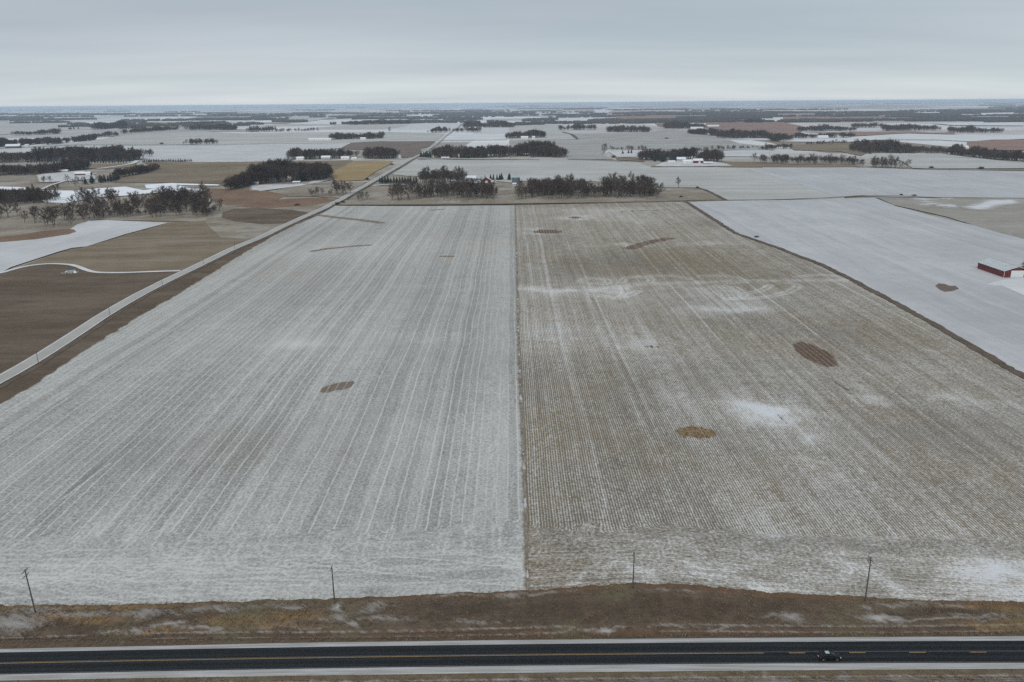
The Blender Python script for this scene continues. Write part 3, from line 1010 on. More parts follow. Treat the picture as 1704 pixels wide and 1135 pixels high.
f = t.m('ADD', f, t.m('MULTIPLY', t.m('SUBTRACT', pas, .5), .14))
f = t.m('ADD', f, t.m('SUBTRACT', t.m('MULTIPLY', br, .22), t.m('MULTIPLY', dk, .25)))
f = t.m('ADD', f, t.m('MULTIPLY', t.m('SUBTRACT', along, .5), 1.0))
f = t.m('ADD', f, t.m('MULTIPLY', t.m('SUBTRACT', along2, .5), t.mixf(head, .6, .3)))
f = t.m('ADD', f, t.m('MULTIPLY', t.m('SUBTRACT', fine, .5), t.mixf(head, 1.2, 1.2)))
f = t.m('ADD', f, t.m('MULTIPLY', t.m('SUBTRACT', mid_, .5), .7))
f = t.m('ADD', f, t.m('MULTIPLY', t.attr('trk'), t.mixf(head, .62, .5)))
f = t.m('MAXIMUM', t.m('MINIMUM', f, 1.3), 0.0)
base = t.mix(t.attr('warm'), (.175, .150, .116), (.205, .162, .106))
col = t.mix(f, base, t.mix(t.rng(f, .7, 1.2), (.56, .54, .50), (.68, .68, .68)))
crust = t.m('MULTIPLY', t.rng(t.m('ADD', t.m('MULTIPLY', t.attr('snow'), 0.8), t.m('MULTIPLY', t.m('SUBTRACT', t.noise(t.xyz(t.m('MULTIPLY', x, 1.5), t.m('MULTIPLY', y, .8)), 1.0, 6.0, .95), .5), 3.2)), .62, .85), t.rng(t.attr('snow'), .12, .35))
col = t.mix(crust, col, (.68, .70, .73))
soc = t.mix(t.attr('gold'), t.mix(t.rng(fine, .2, .8), (.085, .058, .042), (.20, .135, .095)), t.mix(t.rng(fine, .3, .7), (.10, .062, .032), (.36, .25, .12)))
gap = t.rng(t.m('ABSOLUTE', t.m('SUBTRACT', t.m('FRACT', t.m('DIVIDE', c, 2.29)), .5)), .05, .16, .45, 1)
so_ = t.m('ADD', t.attr('soil'), t.m('ADD', t.m('MULTIPLY', t.m('SUBTRACT', t.white(t.m('ADD', t.m('FLOOR', t.m('DIVIDE', c, 1.53)), 77.0)), .5), .45), t.m('MULTIPLY', t.m('SUBTRACT', t.noise(t.xyz(t.m('MULTIPLY', x, 1.3), t.m('MULTIPLY', y, .3)), 1.0, 4.0, .8), .5), 1.5)))
so_ = t.m('MULTIPLY', t.rng(so_, .36, .66), t.rng(t.attr('soil'), .03, .25))
col = t.mix(t.m('MULTIPLY', so_, gap), col, soc)
ef = t.rng(t.m('SUBTRACT', eb, t.m('MULTIPLY', t.noise(p, .4, 5.0, .7), 3.4)), -1.7, -.7, 1.0, 0.0)
col = t.mix(ef, col, (.17, .13, .09))
t.out(col, .95, bump=t.m('ADD', fine, t.m('MULTIPLY', rowv, -.15)), dist=.2, strength=.7, spec=.1)
MT['right'] = m

field_grid('stubble_field', lw_x, lambda y: cl_x(y) - .2, 330, MT['left'], left_attrs)
field_grid('corn_stubble_field', lambda y: cl_x(y) - .2, re_x, 330, MT['right'], right_attrs)
# dead grass ridge between the two fields
ribbon('grass_strip', [(c_[0], c_[1]) for c_ in CL], .62, MT['strip'], layer=5, step=1.3, world=True, jit=1.9, sm_it=0)

# ------------------------------------------------------------------ side road on the west
road_px = [(0, 632), (60, 598), (120, 559.5), (180, 519.5), (248, 481), (339, 437.7), (390, 412.5), (430, 397), (482, 371), (557, 338.8), (601, 312.5), (639.5, 291), (668, 274.3), (693.7, 260.6), (720.8, 244.6), (746.6, 222.6), (766, 209.7), (772.4, 203)]
RP = [G(*q) for q in road_px]
RP = [(-208.5, 142), (-208.5, 220)] + RP
W_EDGE = [(x_ - 4.4, y_) for x_, y_ in RP]
# brown ditch ground between road and field
lwp = [(float(lw_x(np.array(q))), float(q)) for q in np.linspace(150, 885, 90)]
rp1 = [p_ for p_ in RP if p_[1] < 900]
sheet('road_ditch', [(x_ - 9, y_) for x_, y_ in rp1] + [(x_ + 2.5, y_) for x_, y_ in lwp[::-1]], MT['brown'], layer=1, cell=9, world=True)
ribbon('gravel_road', RP, 7.6, MT['gravel_edge'], layer=5, world=True, step=8, sm_it=1)
ribbon('gravel_road', RP, 5.6, MT['gravel'], layer=6, world=True, step=8, sm_it=1)
e1 = [(x_ + 6.2, y_) for x_, y_ in RP[:-4]]
ribbon('ditch', e1, 2.0, MT['weeds'], layer=4, world=True, step=6, sm_it=1, jit=.8)
# east ditch of the big field (dark bank)
rep = [(float(re_x(np.array(q))) + 1.2, float(q)) for q in np.linspace(153, 890, 80)]
ribbon('field_bank', rep, 4.2, MT['weeds'], layer=7, world=True, step=3, sm_it=0, jit=.5)

# ------------------------------------------------------------------ fields traced from the photograph
def west(q):
    return [(x_ - 4.2, y_) for x_, y_ in q]


rw = [p_ for p_ in RP if 140 < p_[1] < 495]
# field west of the road, south of the farm drive
drive_px = tE((-700, 430), (-300, 420), (0, 385), (70, 362), (150, 343), (230, 333), (300, 330), (390, 335), (430, 345), (470, 362), (520, 378), (600, 381), (700, 380), (850, 374), (1000, 370))
DR = [G(*q) for q in drive_px]
sheet('brown_field', [(-900, 145)] + [(x_ - 3.6, y_) for x_, y_ in rw] + DR[::-1], MT['brown'], layer=1, world=True, cell=10)
sheet('tan_field', tE((0, 385), (150, 343), (300, 330), (390, 335), (470, 362), (520, 378), (700, 380), (1000, 370), (1130, 320), (1300, 240), (1435, 190), (1560, 130), (1500, 75), (1150, 90), (930, 103), (480, 235), (350, 262), (60, 365)), MT['tan'], layer=2)
sheet('snowy_field', tE((-500, 235), (0, 212), (200, 195), (380, 168), (425, 153), (410, 142), (390, 138), (430, 112), (490, 93), (590, 88), (930, 103), (700, 165), (480, 235), (400, 243), (330, 262), (60, 350), (0, 385), (-500, 430)), MT['snow'], layer=3)
sheet('rusty_grass', tE((-500, 235), (-500, 190), (0, 180), (120, 172), (230, 150), (330, 140), (390, 138), (425, 153), (380, 168), (200, 195), (0, 212)), MT['rust'], layer=4)
ribbon('farm_drive', DR, 3.8, MT['lane'], layer=4, world=True, step=5)
sheet('pasture', tA((-900, 800), (0, 780), (300, 790), (700, 760), (1240, 740), (1400, 780), (1560, 800), (1600, 870), (1450, 905), (1110, 905), (640, 893), (560, 905), (460, 960), (0, 1020), (-900, 1060)), MT['pasture'], layer=1)
sheet('tan_pasture', tB((-260, 720), (-120, 690), (90, 725), (380, 727), (600, 742), (540, 752), (500, 775), (330, 870), (240, 905), (-20, 1000), (-200, 990), (-300, 900)), MT['tan2'], layer=3)
sheet('rusty_pasture', tA((1300, 715), (1400, 690), (1560, 692), (1760, 705), (1900, 735), (1830, 765), (1640, 790), (1500, 800), (1420, 780), (1350, 740)), MT['rust'], layer=4)
sheet('brown_patch', tB((-190, 825), (-120, 805), (40, 800), (250, 812), (400, 835), (330, 872), (240, 898), (60, 905), (-120, 885), (-200, 860)), MT['brown'], layer=4)
sheet('rusty_patch', tB((-120, 790), (0, 770), (200, 742), (460, 732), (540, 748), (380, 785), (100, 800)), MT['rust'], layer=5)
sheet('frozen_pond', tA((200, 712), (290, 780), (430, 787), (620, 748), (820, 737), (1000, 720), (1200, 705), (1330, 722), (1395, 712), (1385, 697), (1240, 686), (1215, 672), (1120, 668), (950, 700), (830, 676), (640, 688), (500, 703), (230, 700)), MT['ice'], layer=3, cell=6)
sheet('frozen_pond', tA((950, 664), (1130, 653), (1440, 662), (1450, 671), (1200, 668), (1000, 690), (960, 690)), MT['ice'], layer=4, cell=6)
sheet('frozen_pond', tA((1308, 730), (1345, 730), (1375, 752), (1412, 765), (1372, 785), (1340, 755)), MT['ice'], layer=3, cell=5)
sheet('frozen_pond', tA((-400, 672), (0, 676), (180, 681), (185, 695), (120, 703), (0, 703), (-400, 710)), MT['ice'], layer=3, cell=6)
sheet('farmyard', tA((230, 600), (330, 585), (420, 575), (560, 570), (640, 605), (640, 625), (480, 640), (250, 650)), MT['yard'], layer=3, cell=8)
ribbon('farm_lane', tA((280, 692), (340, 665), (430, 640), (530, 610), (640, 590)), 5, MT['lane'], layer=5)
sheet('tan_stubble', tA((940, 515), (1704, 510), (2100, 506), (2100, 545), (1900, 570), (1704, 600), (1580, 620), (1450, 655), (1100, 650), (750, 645), (740, 625), (930, 580), (1000, 545)), MT['tan'], layer=1)
sheet('tan_stubble', tA((280, 525), (900, 522), (900, 545), (700, 560), (300, 555)), MT['tan'], layer=1)
ribbon('farm_lane', tA((640, 560), (760, 545), (880, 525), (905, 505)), 9, MT['lane'], layer=4)
sheet('grey_field', tA((-900, 420), (0, 420), (300, 405), (560, 380), (760, 345), (1000, 325), (1300, 312)) + tB((-60, 318), (560, 310), (900, 310), (1240, 318), (1180, 368), (830, 368), (640, 378), (300, 386), (-20, 390)) + tA((1300, 402), (1000, 402), (500, 402), (0, 425), (-900, 430)), MT['snow_e'], layer=1)
sheet('snowy_field', tA((-900, 430), (0, 428), (500, 404), (1300, 404), (1600, 400)) + tB((300, 386), (640, 378), (570, 412), (230, 442), (210, 492), (-20, 502)) + tA((1270, 514), (1000, 500), (870, 492), (840, 450), (400, 440), (180, 500), (0, 505), (-900, 515)), MT['snow'], layer=1)
sheet('snowy_field', tA((-900, 260), (0, 255), (200, 245), (450, 240), (600, 262), (760, 250), (640, 300), (400, 305), (0, 335), (-900, 340)), MT['snow_e'], layer=1)
sheet('grey_field', tA((620, 300), (900, 300), (1230, 290), (1704, 300), (1704, 312), (1300, 314), (1000, 330), (760, 345), (600, 330)), MT['greyn'], layer=1)
sheet('brown_field', tB((560, 418), (640, 380), (830, 370), (1180, 368), (1130, 405), (1085, 415), (1065, 465), (970, 478), (930, 440), (900, 430)), MT['plough'], layer=3)
sheet('tan_field', tB((-60, 502), (640, 490), (655, 498), (470, 580), (420, 545), (250, 515), (-60, 560)), MT['tan'], layer=2)
sheet('golden_field', tB((652, 498), (905, 495), (890, 515), (800, 560), (715, 620), (535, 627), (520, 600), (475, 580)), MT['gold'], layer=3)
sheet('tan_field', tB((300, 640), (535, 632), (735, 628), (600, 738), (380, 722), (90, 722), (200, 670)), MT['tan2'], layer=2)
sheet('snowy_field', tB((900, 582), (960, 545), (1050, 490), (1200, 487), (1704, 488), (1704, 640), (1300, 590), (1000, 592)), MT['snow_e'], layer=2)
sheet('snowy_field', tC((-10, 503), (370, 498), (830, 515), (930, 550), (1150, 548), (1580, 552), (1904, 552), (2200, 650), (2200, 755), (1704, 762), (1430, 764), (1250, 684), (990, 680), (850, 655), (500, 640), (-10, 640)), MT['snow_e'], layer=2)
sheet('brown_pasture', tC((960, 688), (1250, 686), (1415, 764), (1100, 768), (960, 760)), MT['tan2'], layer=2)
sheet('grass_pasture', tB((700, 690), (790, 655), (1050, 655), (1704, 640), (1740, 760), (600, 770)), MT['tan2'], layer=1)
sheet('snowy_field', tD((-100, 560), (0, 545), (600, 545), (850, 552), (1000, 560), (1704, 572), (2400, 580), (2400, 760), (1704, 745), (900, 738), (600, 730), (480, 738), (200, 640), (0, 592)), MT['shedf'], layer=3)
sheet('snowy_field', [(1146, 336), (1300, 333), (1455, 329), (1490, 343), (1560, 362), (1704, 392), (2100, 490), (2400, 620), (2400, 900), (1900, 730), (1704, 628), (1600, 567), (1500, 510), (1430, 472), (1365, 439), (1290, 410), (1220, 386), (1180, 360)], MT['shedf'], layer=3, cell=7)
sheet('grey_tan_field', tD((740, 740), (1100, 744), (1704, 747), (2400, 760), (2400, 1180), (1704, 1012), (1500, 960), (1200, 868), (850, 790)), MT['graytan'], layer=4)
sheet('snow_patch', tD((1265, 800), (1330, 790), (1440, 755), (1704, 752), (1704, 785), (1590, 795), (1480, 828), (1340, 822)), MT['patch'], layer=6, cell=3)
sheet('bare_patch', [(1556, 476), (1562, 472), (1572, 473), (1580, 476), (1590, 476), (1596, 481), (1584, 485), (1572, 486), (1564, 483)], MT['plough'], layer=4, cell=2.5)
for nm, pts, wd in [('fence_line', tC((1180, 771), (1500, 768), (1704, 764)) + tD((200, 752), (480, 742), (600, 732), (700, 727), (900, 732), (1150, 743), (1704, 747), (2300, 752)), 4.0), ('fence_line', tC((985, 684), (1120, 684), (1245, 684), (1330, 720), (1415, 765)), 5.0),
                    ('fence_line', tD((600, 545), (800, 545), (1000, 553), (1300, 558), (1704, 562), (2200, 566)), 8.0), ('fence_line', tC((370, 497), (560, 500), (830, 512)), 7.0), ('fence_line', tB((1060, 484), (1280, 488), (1704, 488), (1850, 490)), 9),
                    ('fence_line', tC((340, 318), (400, 330), (440, 365)), 9.0), ('fence_line', tA((0, 412), (500, 400), (1000, 400), (1300, 400)), 5), ('fence_line', tB((-20, 388), (400, 385), (640, 378)), 6)]:
    ribbon(nm, pts, wd, MT['weeds'], layer=5, jit=.7)
sheet('grass_margin', [(556, 341), (857, 340), (1139, 333.5), (1140, 326), (860, 330), (575, 333)], MT['pasture'], layer=1, cell=9)
ribbon('weedy_margin', [(552, 341.5), (700, 340.8), (857, 339.8), (1000, 337.5), (1141, 334.5)], 5.5, MT['weeds'], layer=6, jit=.9)
sheet('snowy_field', tC((-10, 270), (310, 268), (400, 330), (440, 365), (150, 368), (-10, 372)), MT['snow_e'], layer=1)
sheet('grey_field', tC((-10, 372), (440, 367), (400, 327), (920, 322), (1045, 292), (1200, 320), (1400, 360), (1500, 390), (1704, 410), (1704, 440), (640, 428), (600, 465), (680, 496), (380, 496), (370, 470), (300, 415), (-10, 432)), MT['grey'], layer=2)
sheet('snowy_field', tC((640, 446), (880, 440), (870, 480), (700, 482)), MT['snow'], layer=3)
sheet('snowy_field', tC((1400, 440), (1704, 435), (1704, 480), (1400, 478)), MT['snow'], layer=3)
sheet('tan_strip', tC((690, 484), (870, 486), (880, 512), (700, 500)), MT['tan'], layer=3)
sheet('tan_strip', tC((1380, 512), (1704, 515)) + tD((150, 518), (600, 522), (640, 545), (0, 543)) + tC((1704, 548), (1380, 548)), MT['tan'], layer=3)
sheet('tan_strip', tD((160, 405), (400, 385), (700, 385), (690, 440), (640, 470), (500, 440), (200, 432)), MT['tan'], layer=3)
sheet('snowy_field', tD((690, 482), (880, 465), (1160, 455), (1270, 480), (1450, 490), (1704, 520), (2200, 540), (2200, 556), (1704, 550), (980, 552), (900, 500)), MT['snow_e'], layer=3)
sheet('snowy_field', tD((600, 345), (760, 335), (950, 325), (1230, 332), (1704, 335), (2200, 335), (2200, 362), (1704, 360), (1330, 376), (1150, 366), (720, 366), (540, 381), (110, 376), (100, 369), (500, 360)), MT['snow_b'], layer=3)
sheet('rusty_field', tD((1330, 378), (1500, 365), (2200, 366), (2200, 440), (1340, 432)), MT['rustfar'], layer=4)
sheet('rusty_field', tD((-60, 250), (130, 250), (280, 285), (200, 350), (-60, 350)), MT['rustfar'], layer=3)
sheet('rusty_field', tC((1280, 240), (1450, 236), (1660, 250), (1720, 262), (1720, 330), (1500, 318), (1290, 290)), MT['rustfar'], layer=3)
sheet('rusty_field', tC((930, 247), (1085, 240), (1045, 290), (970, 276)), MT['rustfar'], layer=3)
sheet('rusty_field', tC((690, 205), (850, 192), (1060, 196), (1120, 226), (700, 231)), MT['rustfar'], layer=3)
sheet('rusty_field', tD((100, 205), (600, 195), (980, 200), (960, 222), (500, 228), (100, 240)), MT['rustfar'], layer=2)
sheet('rusty_field', tD((560, 310), (900, 320), (1250, 318), (1250, 328), (950, 322), (600, 340)), MT['rustfar'], layer=2)
for q in [((980, 165), (1170, 170), (1150, 196), (990, 190)), ((1170, 197), (1640, 188), (1600, 216), (1350, 218)), ((-10, 220), (130, 220), (120, 246), (-10, 246)), ((690, 225), (960, 225), (950, 236), (690, 235)), ((1100, 258), (1704, 252), (1700, 275), (1250, 272))]:
    sheet('snowy_field', tD(*q), MT['snow_b'], layer=4)
for q in [((280, 228), (560, 222), (560, 250), (300, 262)), ((540, 168), (680, 172), (640, 192), (560, 190)), ((300, 180), (460, 180), (440, 205), (350, 200)), ((740, 240), (1080, 232), (1080, 243), (930, 250), (740, 262))]:
    sheet('snowy_field', tC(*q), MT['snow_b'], layer=2)
sheet('snowy_field', tB((180, 190), (560, 200), (560, 215), (340, 245), (180, 240)), MT['snow_e'], layer=1)
sheet('tan_field', tA((900, 250), (1240, 255), (1230, 285), (960, 285)), MT['tan2'], layer=1)
sheet('snowy_field', tB((1270, 322), (1640, 325), (1640, 360), (1200, 362)), MT['snow_b'], layer=2)
sheet('farmyard', tC((1000, 515), (1240, 500), (1400, 520), (1480, 540), (1200, 545), (920, 545)), MT['yard'], layer=4)
sheet('farmyard', tB((1200, 615), (1560, 618), (1600, 640), (1200, 645)), MT['yard'], layer=4)
sheet('farmyard', tB((-20, 650), (260, 645), (330, 640), (460, 600), (520, 600), (500, 620), (330, 655), (60, 690), (-20, 690)), MT['yard'], layer=4)
ribbon('farm_lane', tB((770, 655), (900, 645), (1060, 648), (1300, 640), (1600, 640)), 4.5, MT['lane'], layer=5)
ribbon('gravel_road', tB((-100, 505), (400, 497), (700, 494), (985, 482), (1060, 476), (1300, 482), (1704, 484)), 8, MT['gravel'], layer=4)
ribbon('farm_lane', tB((340, 640), (470, 632), (700, 634), (740, 630)), 4.5, MT['lane'], layer=5)

# ------------------------------------------------------------------ tree shapes
MT['bark'] = flat_mat('grey_bark', (.14, .118, .10), .95, .25, .6)


def twig_mat(name, col, alt):
    m, t = new_mat(name)
    oi = t.n('ShaderNodeObjectInfo').outputs['Random']
    c = t.mix(oi, col, alt)
    n = t.noise(t.n('ShaderNodeTexCoord').outputs['Object'], .25, 2.0)
    c = t.vm('MULTIPLY', c, t.mix(t.rng(n, .3, .7), (.75, .75, .75), (1.3, 1.3, 1.3)))
    t.out(c, .95, spec=.1)
    return m


MT['twig'] = twig_mat('dark_bare_twigs', (.058, .048, .043), (.118, .09, .072))
MT['twig_b'] = twig_mat('brown_bare_twigs', (.08, .06, .05), (.14, .102, .08))
MT['needle'] = flat_mat('dark_conifer_needles', (.028, .045, .034), .95, .35, .5)
MT['needle_g'] = flat_mat('green_conifer_needles', (.045, .062, .045), .95, .35, .5)


def bare_shapes(seed, Ht=16.0, spread=.42, base=.22):
    """tapered trunk with limbs, and a crown of fine twigs"""
    rr = random.Random(seed)
    tr, cr_ = MB(), MB()

    def perp(v):
        a = v.orthogonal().normalized()
        return a, v.cross(a).normalized()

    def bend(d_, ang, az, up=.12):
        a, b = perp(d_)
        q = (d_ * math.cos(ang) + (a * math.cos(az) + b * math.sin(az)) * math.sin(ang))
        q.z += up
        return q.normalized()

    def twigs(p, d_, n, L, wd):
        for _ in range(n):
            q = bend(d_, rr.uniform(.15, 1.0), rr.uniform(0, 6.28), .08)
            l = L * rr.uniform(.6, 1.25)
            a, b = perp(q)
            t_ = rr.uniform(0, 6.28)
            s = (a * math.cos(t_) + b * math.sin(t_)) * wd
            k = p + q * (l * .5) + Vector((rr.uniform(-.12, .12), rr.uniform(-.12, .12), rr.uniform(0, .2))) * l
            e = p + q * l
            cr_.add([p - s, p + s, k + s * .7, k - s * .7, e], [(0, 1, 2, 3), (3, 2, 4)])

    p = Vector((0, 0, -.3))
    d_ = Vector((rr.uniform(-.08, .08), rr.uniform(-.08, .08), 1)).normalized()
    h0 = Ht * base
    top = p + d_ * h0
    r0 = Ht * .024
    tr.tube(p, top, r0 * 1.25, r0 * .85, 6)
    lead = [top]
    dd_ = d_
    for k in range(3):
        dd_ = bend(dd_, rr.uniform(.05, .3), rr.uniform(0, 6.28), .1)
        q = lead[-1] + dd_ * (Ht * .2)
        tr.tube(lead[-1], q, r0 * (.8 - .22 * k), r0 * (.8 - .22 * (k + 1)), 5)
        lead.append(q)
    nl = 11
    for i in range(nl):
        t_ = i / (nl - 1)
        k = min(int(t_ * 2.99), 2)
        o = lead[k].lerp(lead[k + 1], t_ * 2.99 - k)
        az = i * 2.4 + rr.uniform(-.4, .4)
        q = Vector((math.cos(az), math.sin(az), rr.uniform(.35, .8) + t_ * .5)).normalized()
        L = Ht * spread * (1 - .45 * t_) * rr.uniform(.8, 1.15)
        a = o
        ra = r0 * (.5 - .2 * t_)
        for s in range(3):
            b = a + q * (L / 3)
            tr.tube(a, b, ra * (1 - s * .28), ra * (1 - (s + 1) * .28), 4, cap=False)
            for j in range(4 if s else 2):
                g = bend(q, rr.uniform(.4, 1.0), rr.uniform(0, 6.28), .25)
                l2 = Ht * .13 * rr.uniform(.6, 1.3)
                c = a.lerp(b, rr.uniform(.2, 1))
                e = c + g * l2
                tr.tube(c, e, ra * .3, ra * .12, 3, cap=False)
                for u_ in (.35, .65, 1.0):
                    twigs(c.lerp(e, u_), g, 4, Ht * .10, Ht * .0036)
            a = b
            q = bend(q, rr.uniform(.1, .45), rr.uniform(0, 6.28), .12)
        twigs(a, q, 7, Ht * .10, Ht * .0036)
    return tr, cr_


def conifer_shapes(seed, Ht=8.0, wd=.24):
    rr = random.Random(seed)
    tr, cr_ = MB(), MB()
    tr.tube((0, 0, -.2), (0, 0, Ht * .9), Ht * .018, Ht * .004, 5)
    n = 11
    for i in range(n):
        z = Ht * (.06 + .9 * i / n)
        R_ = Ht * wd * (1 - (i / n) ** 1.15) * rr.uniform(.85, 1.12) + .05 * Ht * .3
        m_ = 9
        vs = [(0, 0, z + Ht * .15)]
        for k in range(m_ * 2):
            a = math.pi * k / m_ + i
            r_ = R_ * (rr.uniform(.9, 1.2) if k % 2 else rr.uniform(.5, .7))
            vs.append((r_ * math.cos(a), r_ * math.sin(a), z - (Ht * .02 if k % 2 else -Ht * .03) + rr.uniform(-.02, .02) * Ht))
        cr_.add(vs, [(0, 1 + k, 1 + (k + 1) % (2 * m_)) for k in range(2 * m_)])
    return tr, cr_


def merged(name, tr, cr_, m1, m2):
    nf = len(tr.f)
    b = len(tr.v)
    v = tr.v + cr_.v
    f_ = tr.f + [tuple(b + i for i in q) for q in cr_.f]
    me = bpy.data.meshes.new(name)
    me.from_pydata(v, [], f_)
    me.materials.append(m1)
    me.materials.append(m2)
    me.polygons.foreach_set('material_index', [0] * nf + [1] * (len(f_) - nf))
    return me


def mesh_of(name, mb, mat):
    me = bpy.data.meshes.new(name)
    me.from_pydata(mb.v, [], mb.f)
    me.materials.append(mat)
    return me


BARE = []
for i in range(6):
    a, b = bare_shapes(100 + i, 16, [.46, .42, .50, .44, .48, .40][i], [.24, .27, .2, .26, .22, .29][i])
    BARE.append((mesh_of('trunk', a, MT['bark']), mesh_of('crown', b, MT['twig']), merged('bare_tree', a, b, MT['bark'], MT['twig']), merged('brown_bare_tree', a, b, MT['bark'], MT['twig_b'])))
CON = []
for i in range(3):
    a, b = conifer_shapes(200 + i, 8, [.24, .28, .20][i])
    CON.append((mesh_of('trunk', a, MT['bark']), mesh_of('crown', b, MT['needle']), merged('conifer', a, b, MT['bark'], MT['needle']), merged('green_conifer', a, b, MT['bark'], MT['needle_g'])))


def place_tree(kind, x_, y_, h_, label, group, wide=1.0):
    src = random.choice(BARE if kind == 'bare' else CON)
    base_h = 16.0 if kind == 'bare' else 8.0
    s = h_ / base_h
    if kind != 'bare': wide *= 1.35
    root = empty('bare_tree' if kind == 'bare' else 'conifer_tree', (x_, y_, float(H(x_, y_)) - .05), random.uniform(0, 6.28), (s * wide, s * wide, s))
    for me, nm in ((src[0], 'trunk'), (src[1], 'crown')):
        o = bpy.data.objects.new(nm, me)
        o.parent = root
        C.objects.link(o)
    tag(root, label, 'tree' if kind == 'bare' else 'conifer', group)
    return root


def scatter_band(px0, px1, depth, n, mind=4.0):
    a, b = G(*px0), G(*px1)
    pts = []
    tries = 0
    while len(pts) < n and tries < 4000:
        tries += 1
        t_ = random.random()
        q = (a[0] + (b[0] - a[0]) * t_, a[1] + (b[1] - a[1]) * t_ + random.random() * depth)
        if all(math.hypot(q[0] - r_[0], q[1] - r_[1]) > mind for r_ in pts):
            pts.append(q)
        elif tries % 40 == 0:
            mind *= .93
    return pts


ONES = 'first second third fourth fifth sixth seventh eighth ninth tenth eleventh twelfth thirteenth fourteenth fifteenth sixteenth seventeenth eighteenth nineteenth'.split()


def nth(i):
    if i < 19: return ONES[i]
    n_ = i + 1
    if n_ % 10 == 0: return {20: 'twentieth', 30: 'thirtieth', 40: 'fortieth'}[n_]
    return {2: 'twenty', 3: 'thirty', 4: 'forty'}[n_ // 10] + '-' + ONES[n_ % 10 - 1]


def by_view(pts):
    return sorted(pts, key=lambda q: q[0] / (q[1] + 30))


TREES = [  # left px, right px, depth, count, height, label, group
    ((36, 371), (98, 382), 35, 9, 14, 'bare dark tree beside the rusty grass left of the snowy field', 'trees by the rusty grass'),
    ((100, 369), (348, 361), 60, 38, 15, 'bare dark tree in the front grove between snowy field and frozen pond', 'trees in the grove before the pond'),
    ((108, 346), (180, 346), 40, 13, 15, 'bare tree on the near shore of the widest pond part', 'trees on the left pond shore'),
    ((205, 349), (320, 347), 70, 24, 17, 'tall dark bare tree against the pond behind the grove', 'trees on the right pond shore'),
    ((-12, 343), (66, 342), 60, 14, 15, 'bare tree in the thicket left of the frozen pond', 'trees left of the pond'),
    ((-8, 365), (14, 364), 20, 4, 13, 'bare tree on the grey pasture at the left picture edge', 'trees on the left pasture edge'),
    ((40, 305), (128, 312), 50, 7, 10, 'small bare yard tree before the house beyond the pond', 'yard trees beyond the pond'),
    ((646, 334), (681, 334), 25, 7, 18, 'bare tree in the small clump between road and long treeline', 'trees of the small clump'),
    ((592, 335), (612, 335), 20, 4, 11, 'low bare tree beside the gravel road at the field corner', 'trees at the road corner'),
    ((553, 325), (581, 324), 25, 6, 14, 'bare tree on the west side of the gravel road', 'trees west of the gravel road'),
    ((517, 327), (550, 326), 15, 7, 8, 'low brown scrub tree on the pasture west of the road', 'scrub west of the road'),
    ((692, 333), (824, 333), 45, 28, 18.5, 'bare tree in the long clump behind the left field', 'trees behind the left field'),
    ((694, 309), (776, 308), 50, 17, 18, 'tall dark bare tree around the farmstead north of the fields', 'trees round the farmstead'),
    ((855, 333), (879, 333), 35, 6, 17, 'bare tree near the green bin behind the centre line', 'trees near the green bin'),
    ((881, 332), (966, 331), 85, 30, 18, 'bare tree in the dense dark clump behind the right field', 'trees in the dense clump'),
    ((970, 331), (998, 331), 50, 8, 18, 'bare tree in the middle of the treeline behind the right field', 'trees in the middle of the treeline'),
    ((1002, 330), (1100, 330), 60, 32, 18.5, 'bare tree in the right end of the long treeline', 'trees in the east end of the treeline'),
    ((1262, 273), (1436, 276), 60, 34, 13, 'bare tree in the row beyond the snowy fields, right', 'trees in the right row'),
    ((1424, 280), (1446, 279), 25, 3, 12, 'bare tree closing the long right row', 'trees at the end of the right row'),
    ((1460, 281), (1500, 281), 30, 6, 17, 'broad bare tree in the round clump on the far right field line', 'trees of the round clump'),
    ((1505, 280), (1516, 280), 15, 2, 12, 'slim bare tree just right of the round clump', 'slim trees by the round clump'),
]
for a, b, dp, n_, h_, lb, gr in TREES:
    for i, q in enumerate(by_view(scatter_band(a, b, dp, n_, 5.5))):
        place_tree('bare', q[0], q[1], h_ * random.uniform(.7, 1.22), nth(i) + ' from left: ' + lb, gr, random.uniform(.95, 1.25))
for u, v, h_, wd, lb in [(1129, 312.5, 12, 1.0, 'lone bare tree at the fence corner right of the long treeline'), (648, 221, 20, 1.0, 'lone bare tree standing in the open grey field left of the far road'),
                         (1005, 256.5, 20, 1.25, 'large round bare tree at the left end of a thin tree row'), (376, 318, 13, 1.3, 'wide bare tree at the left foot of the dark wood by the white sheds')]:
    q = G(u, v)
    place_tree('bare', q[0], q[1], h_, lb, None, wd)
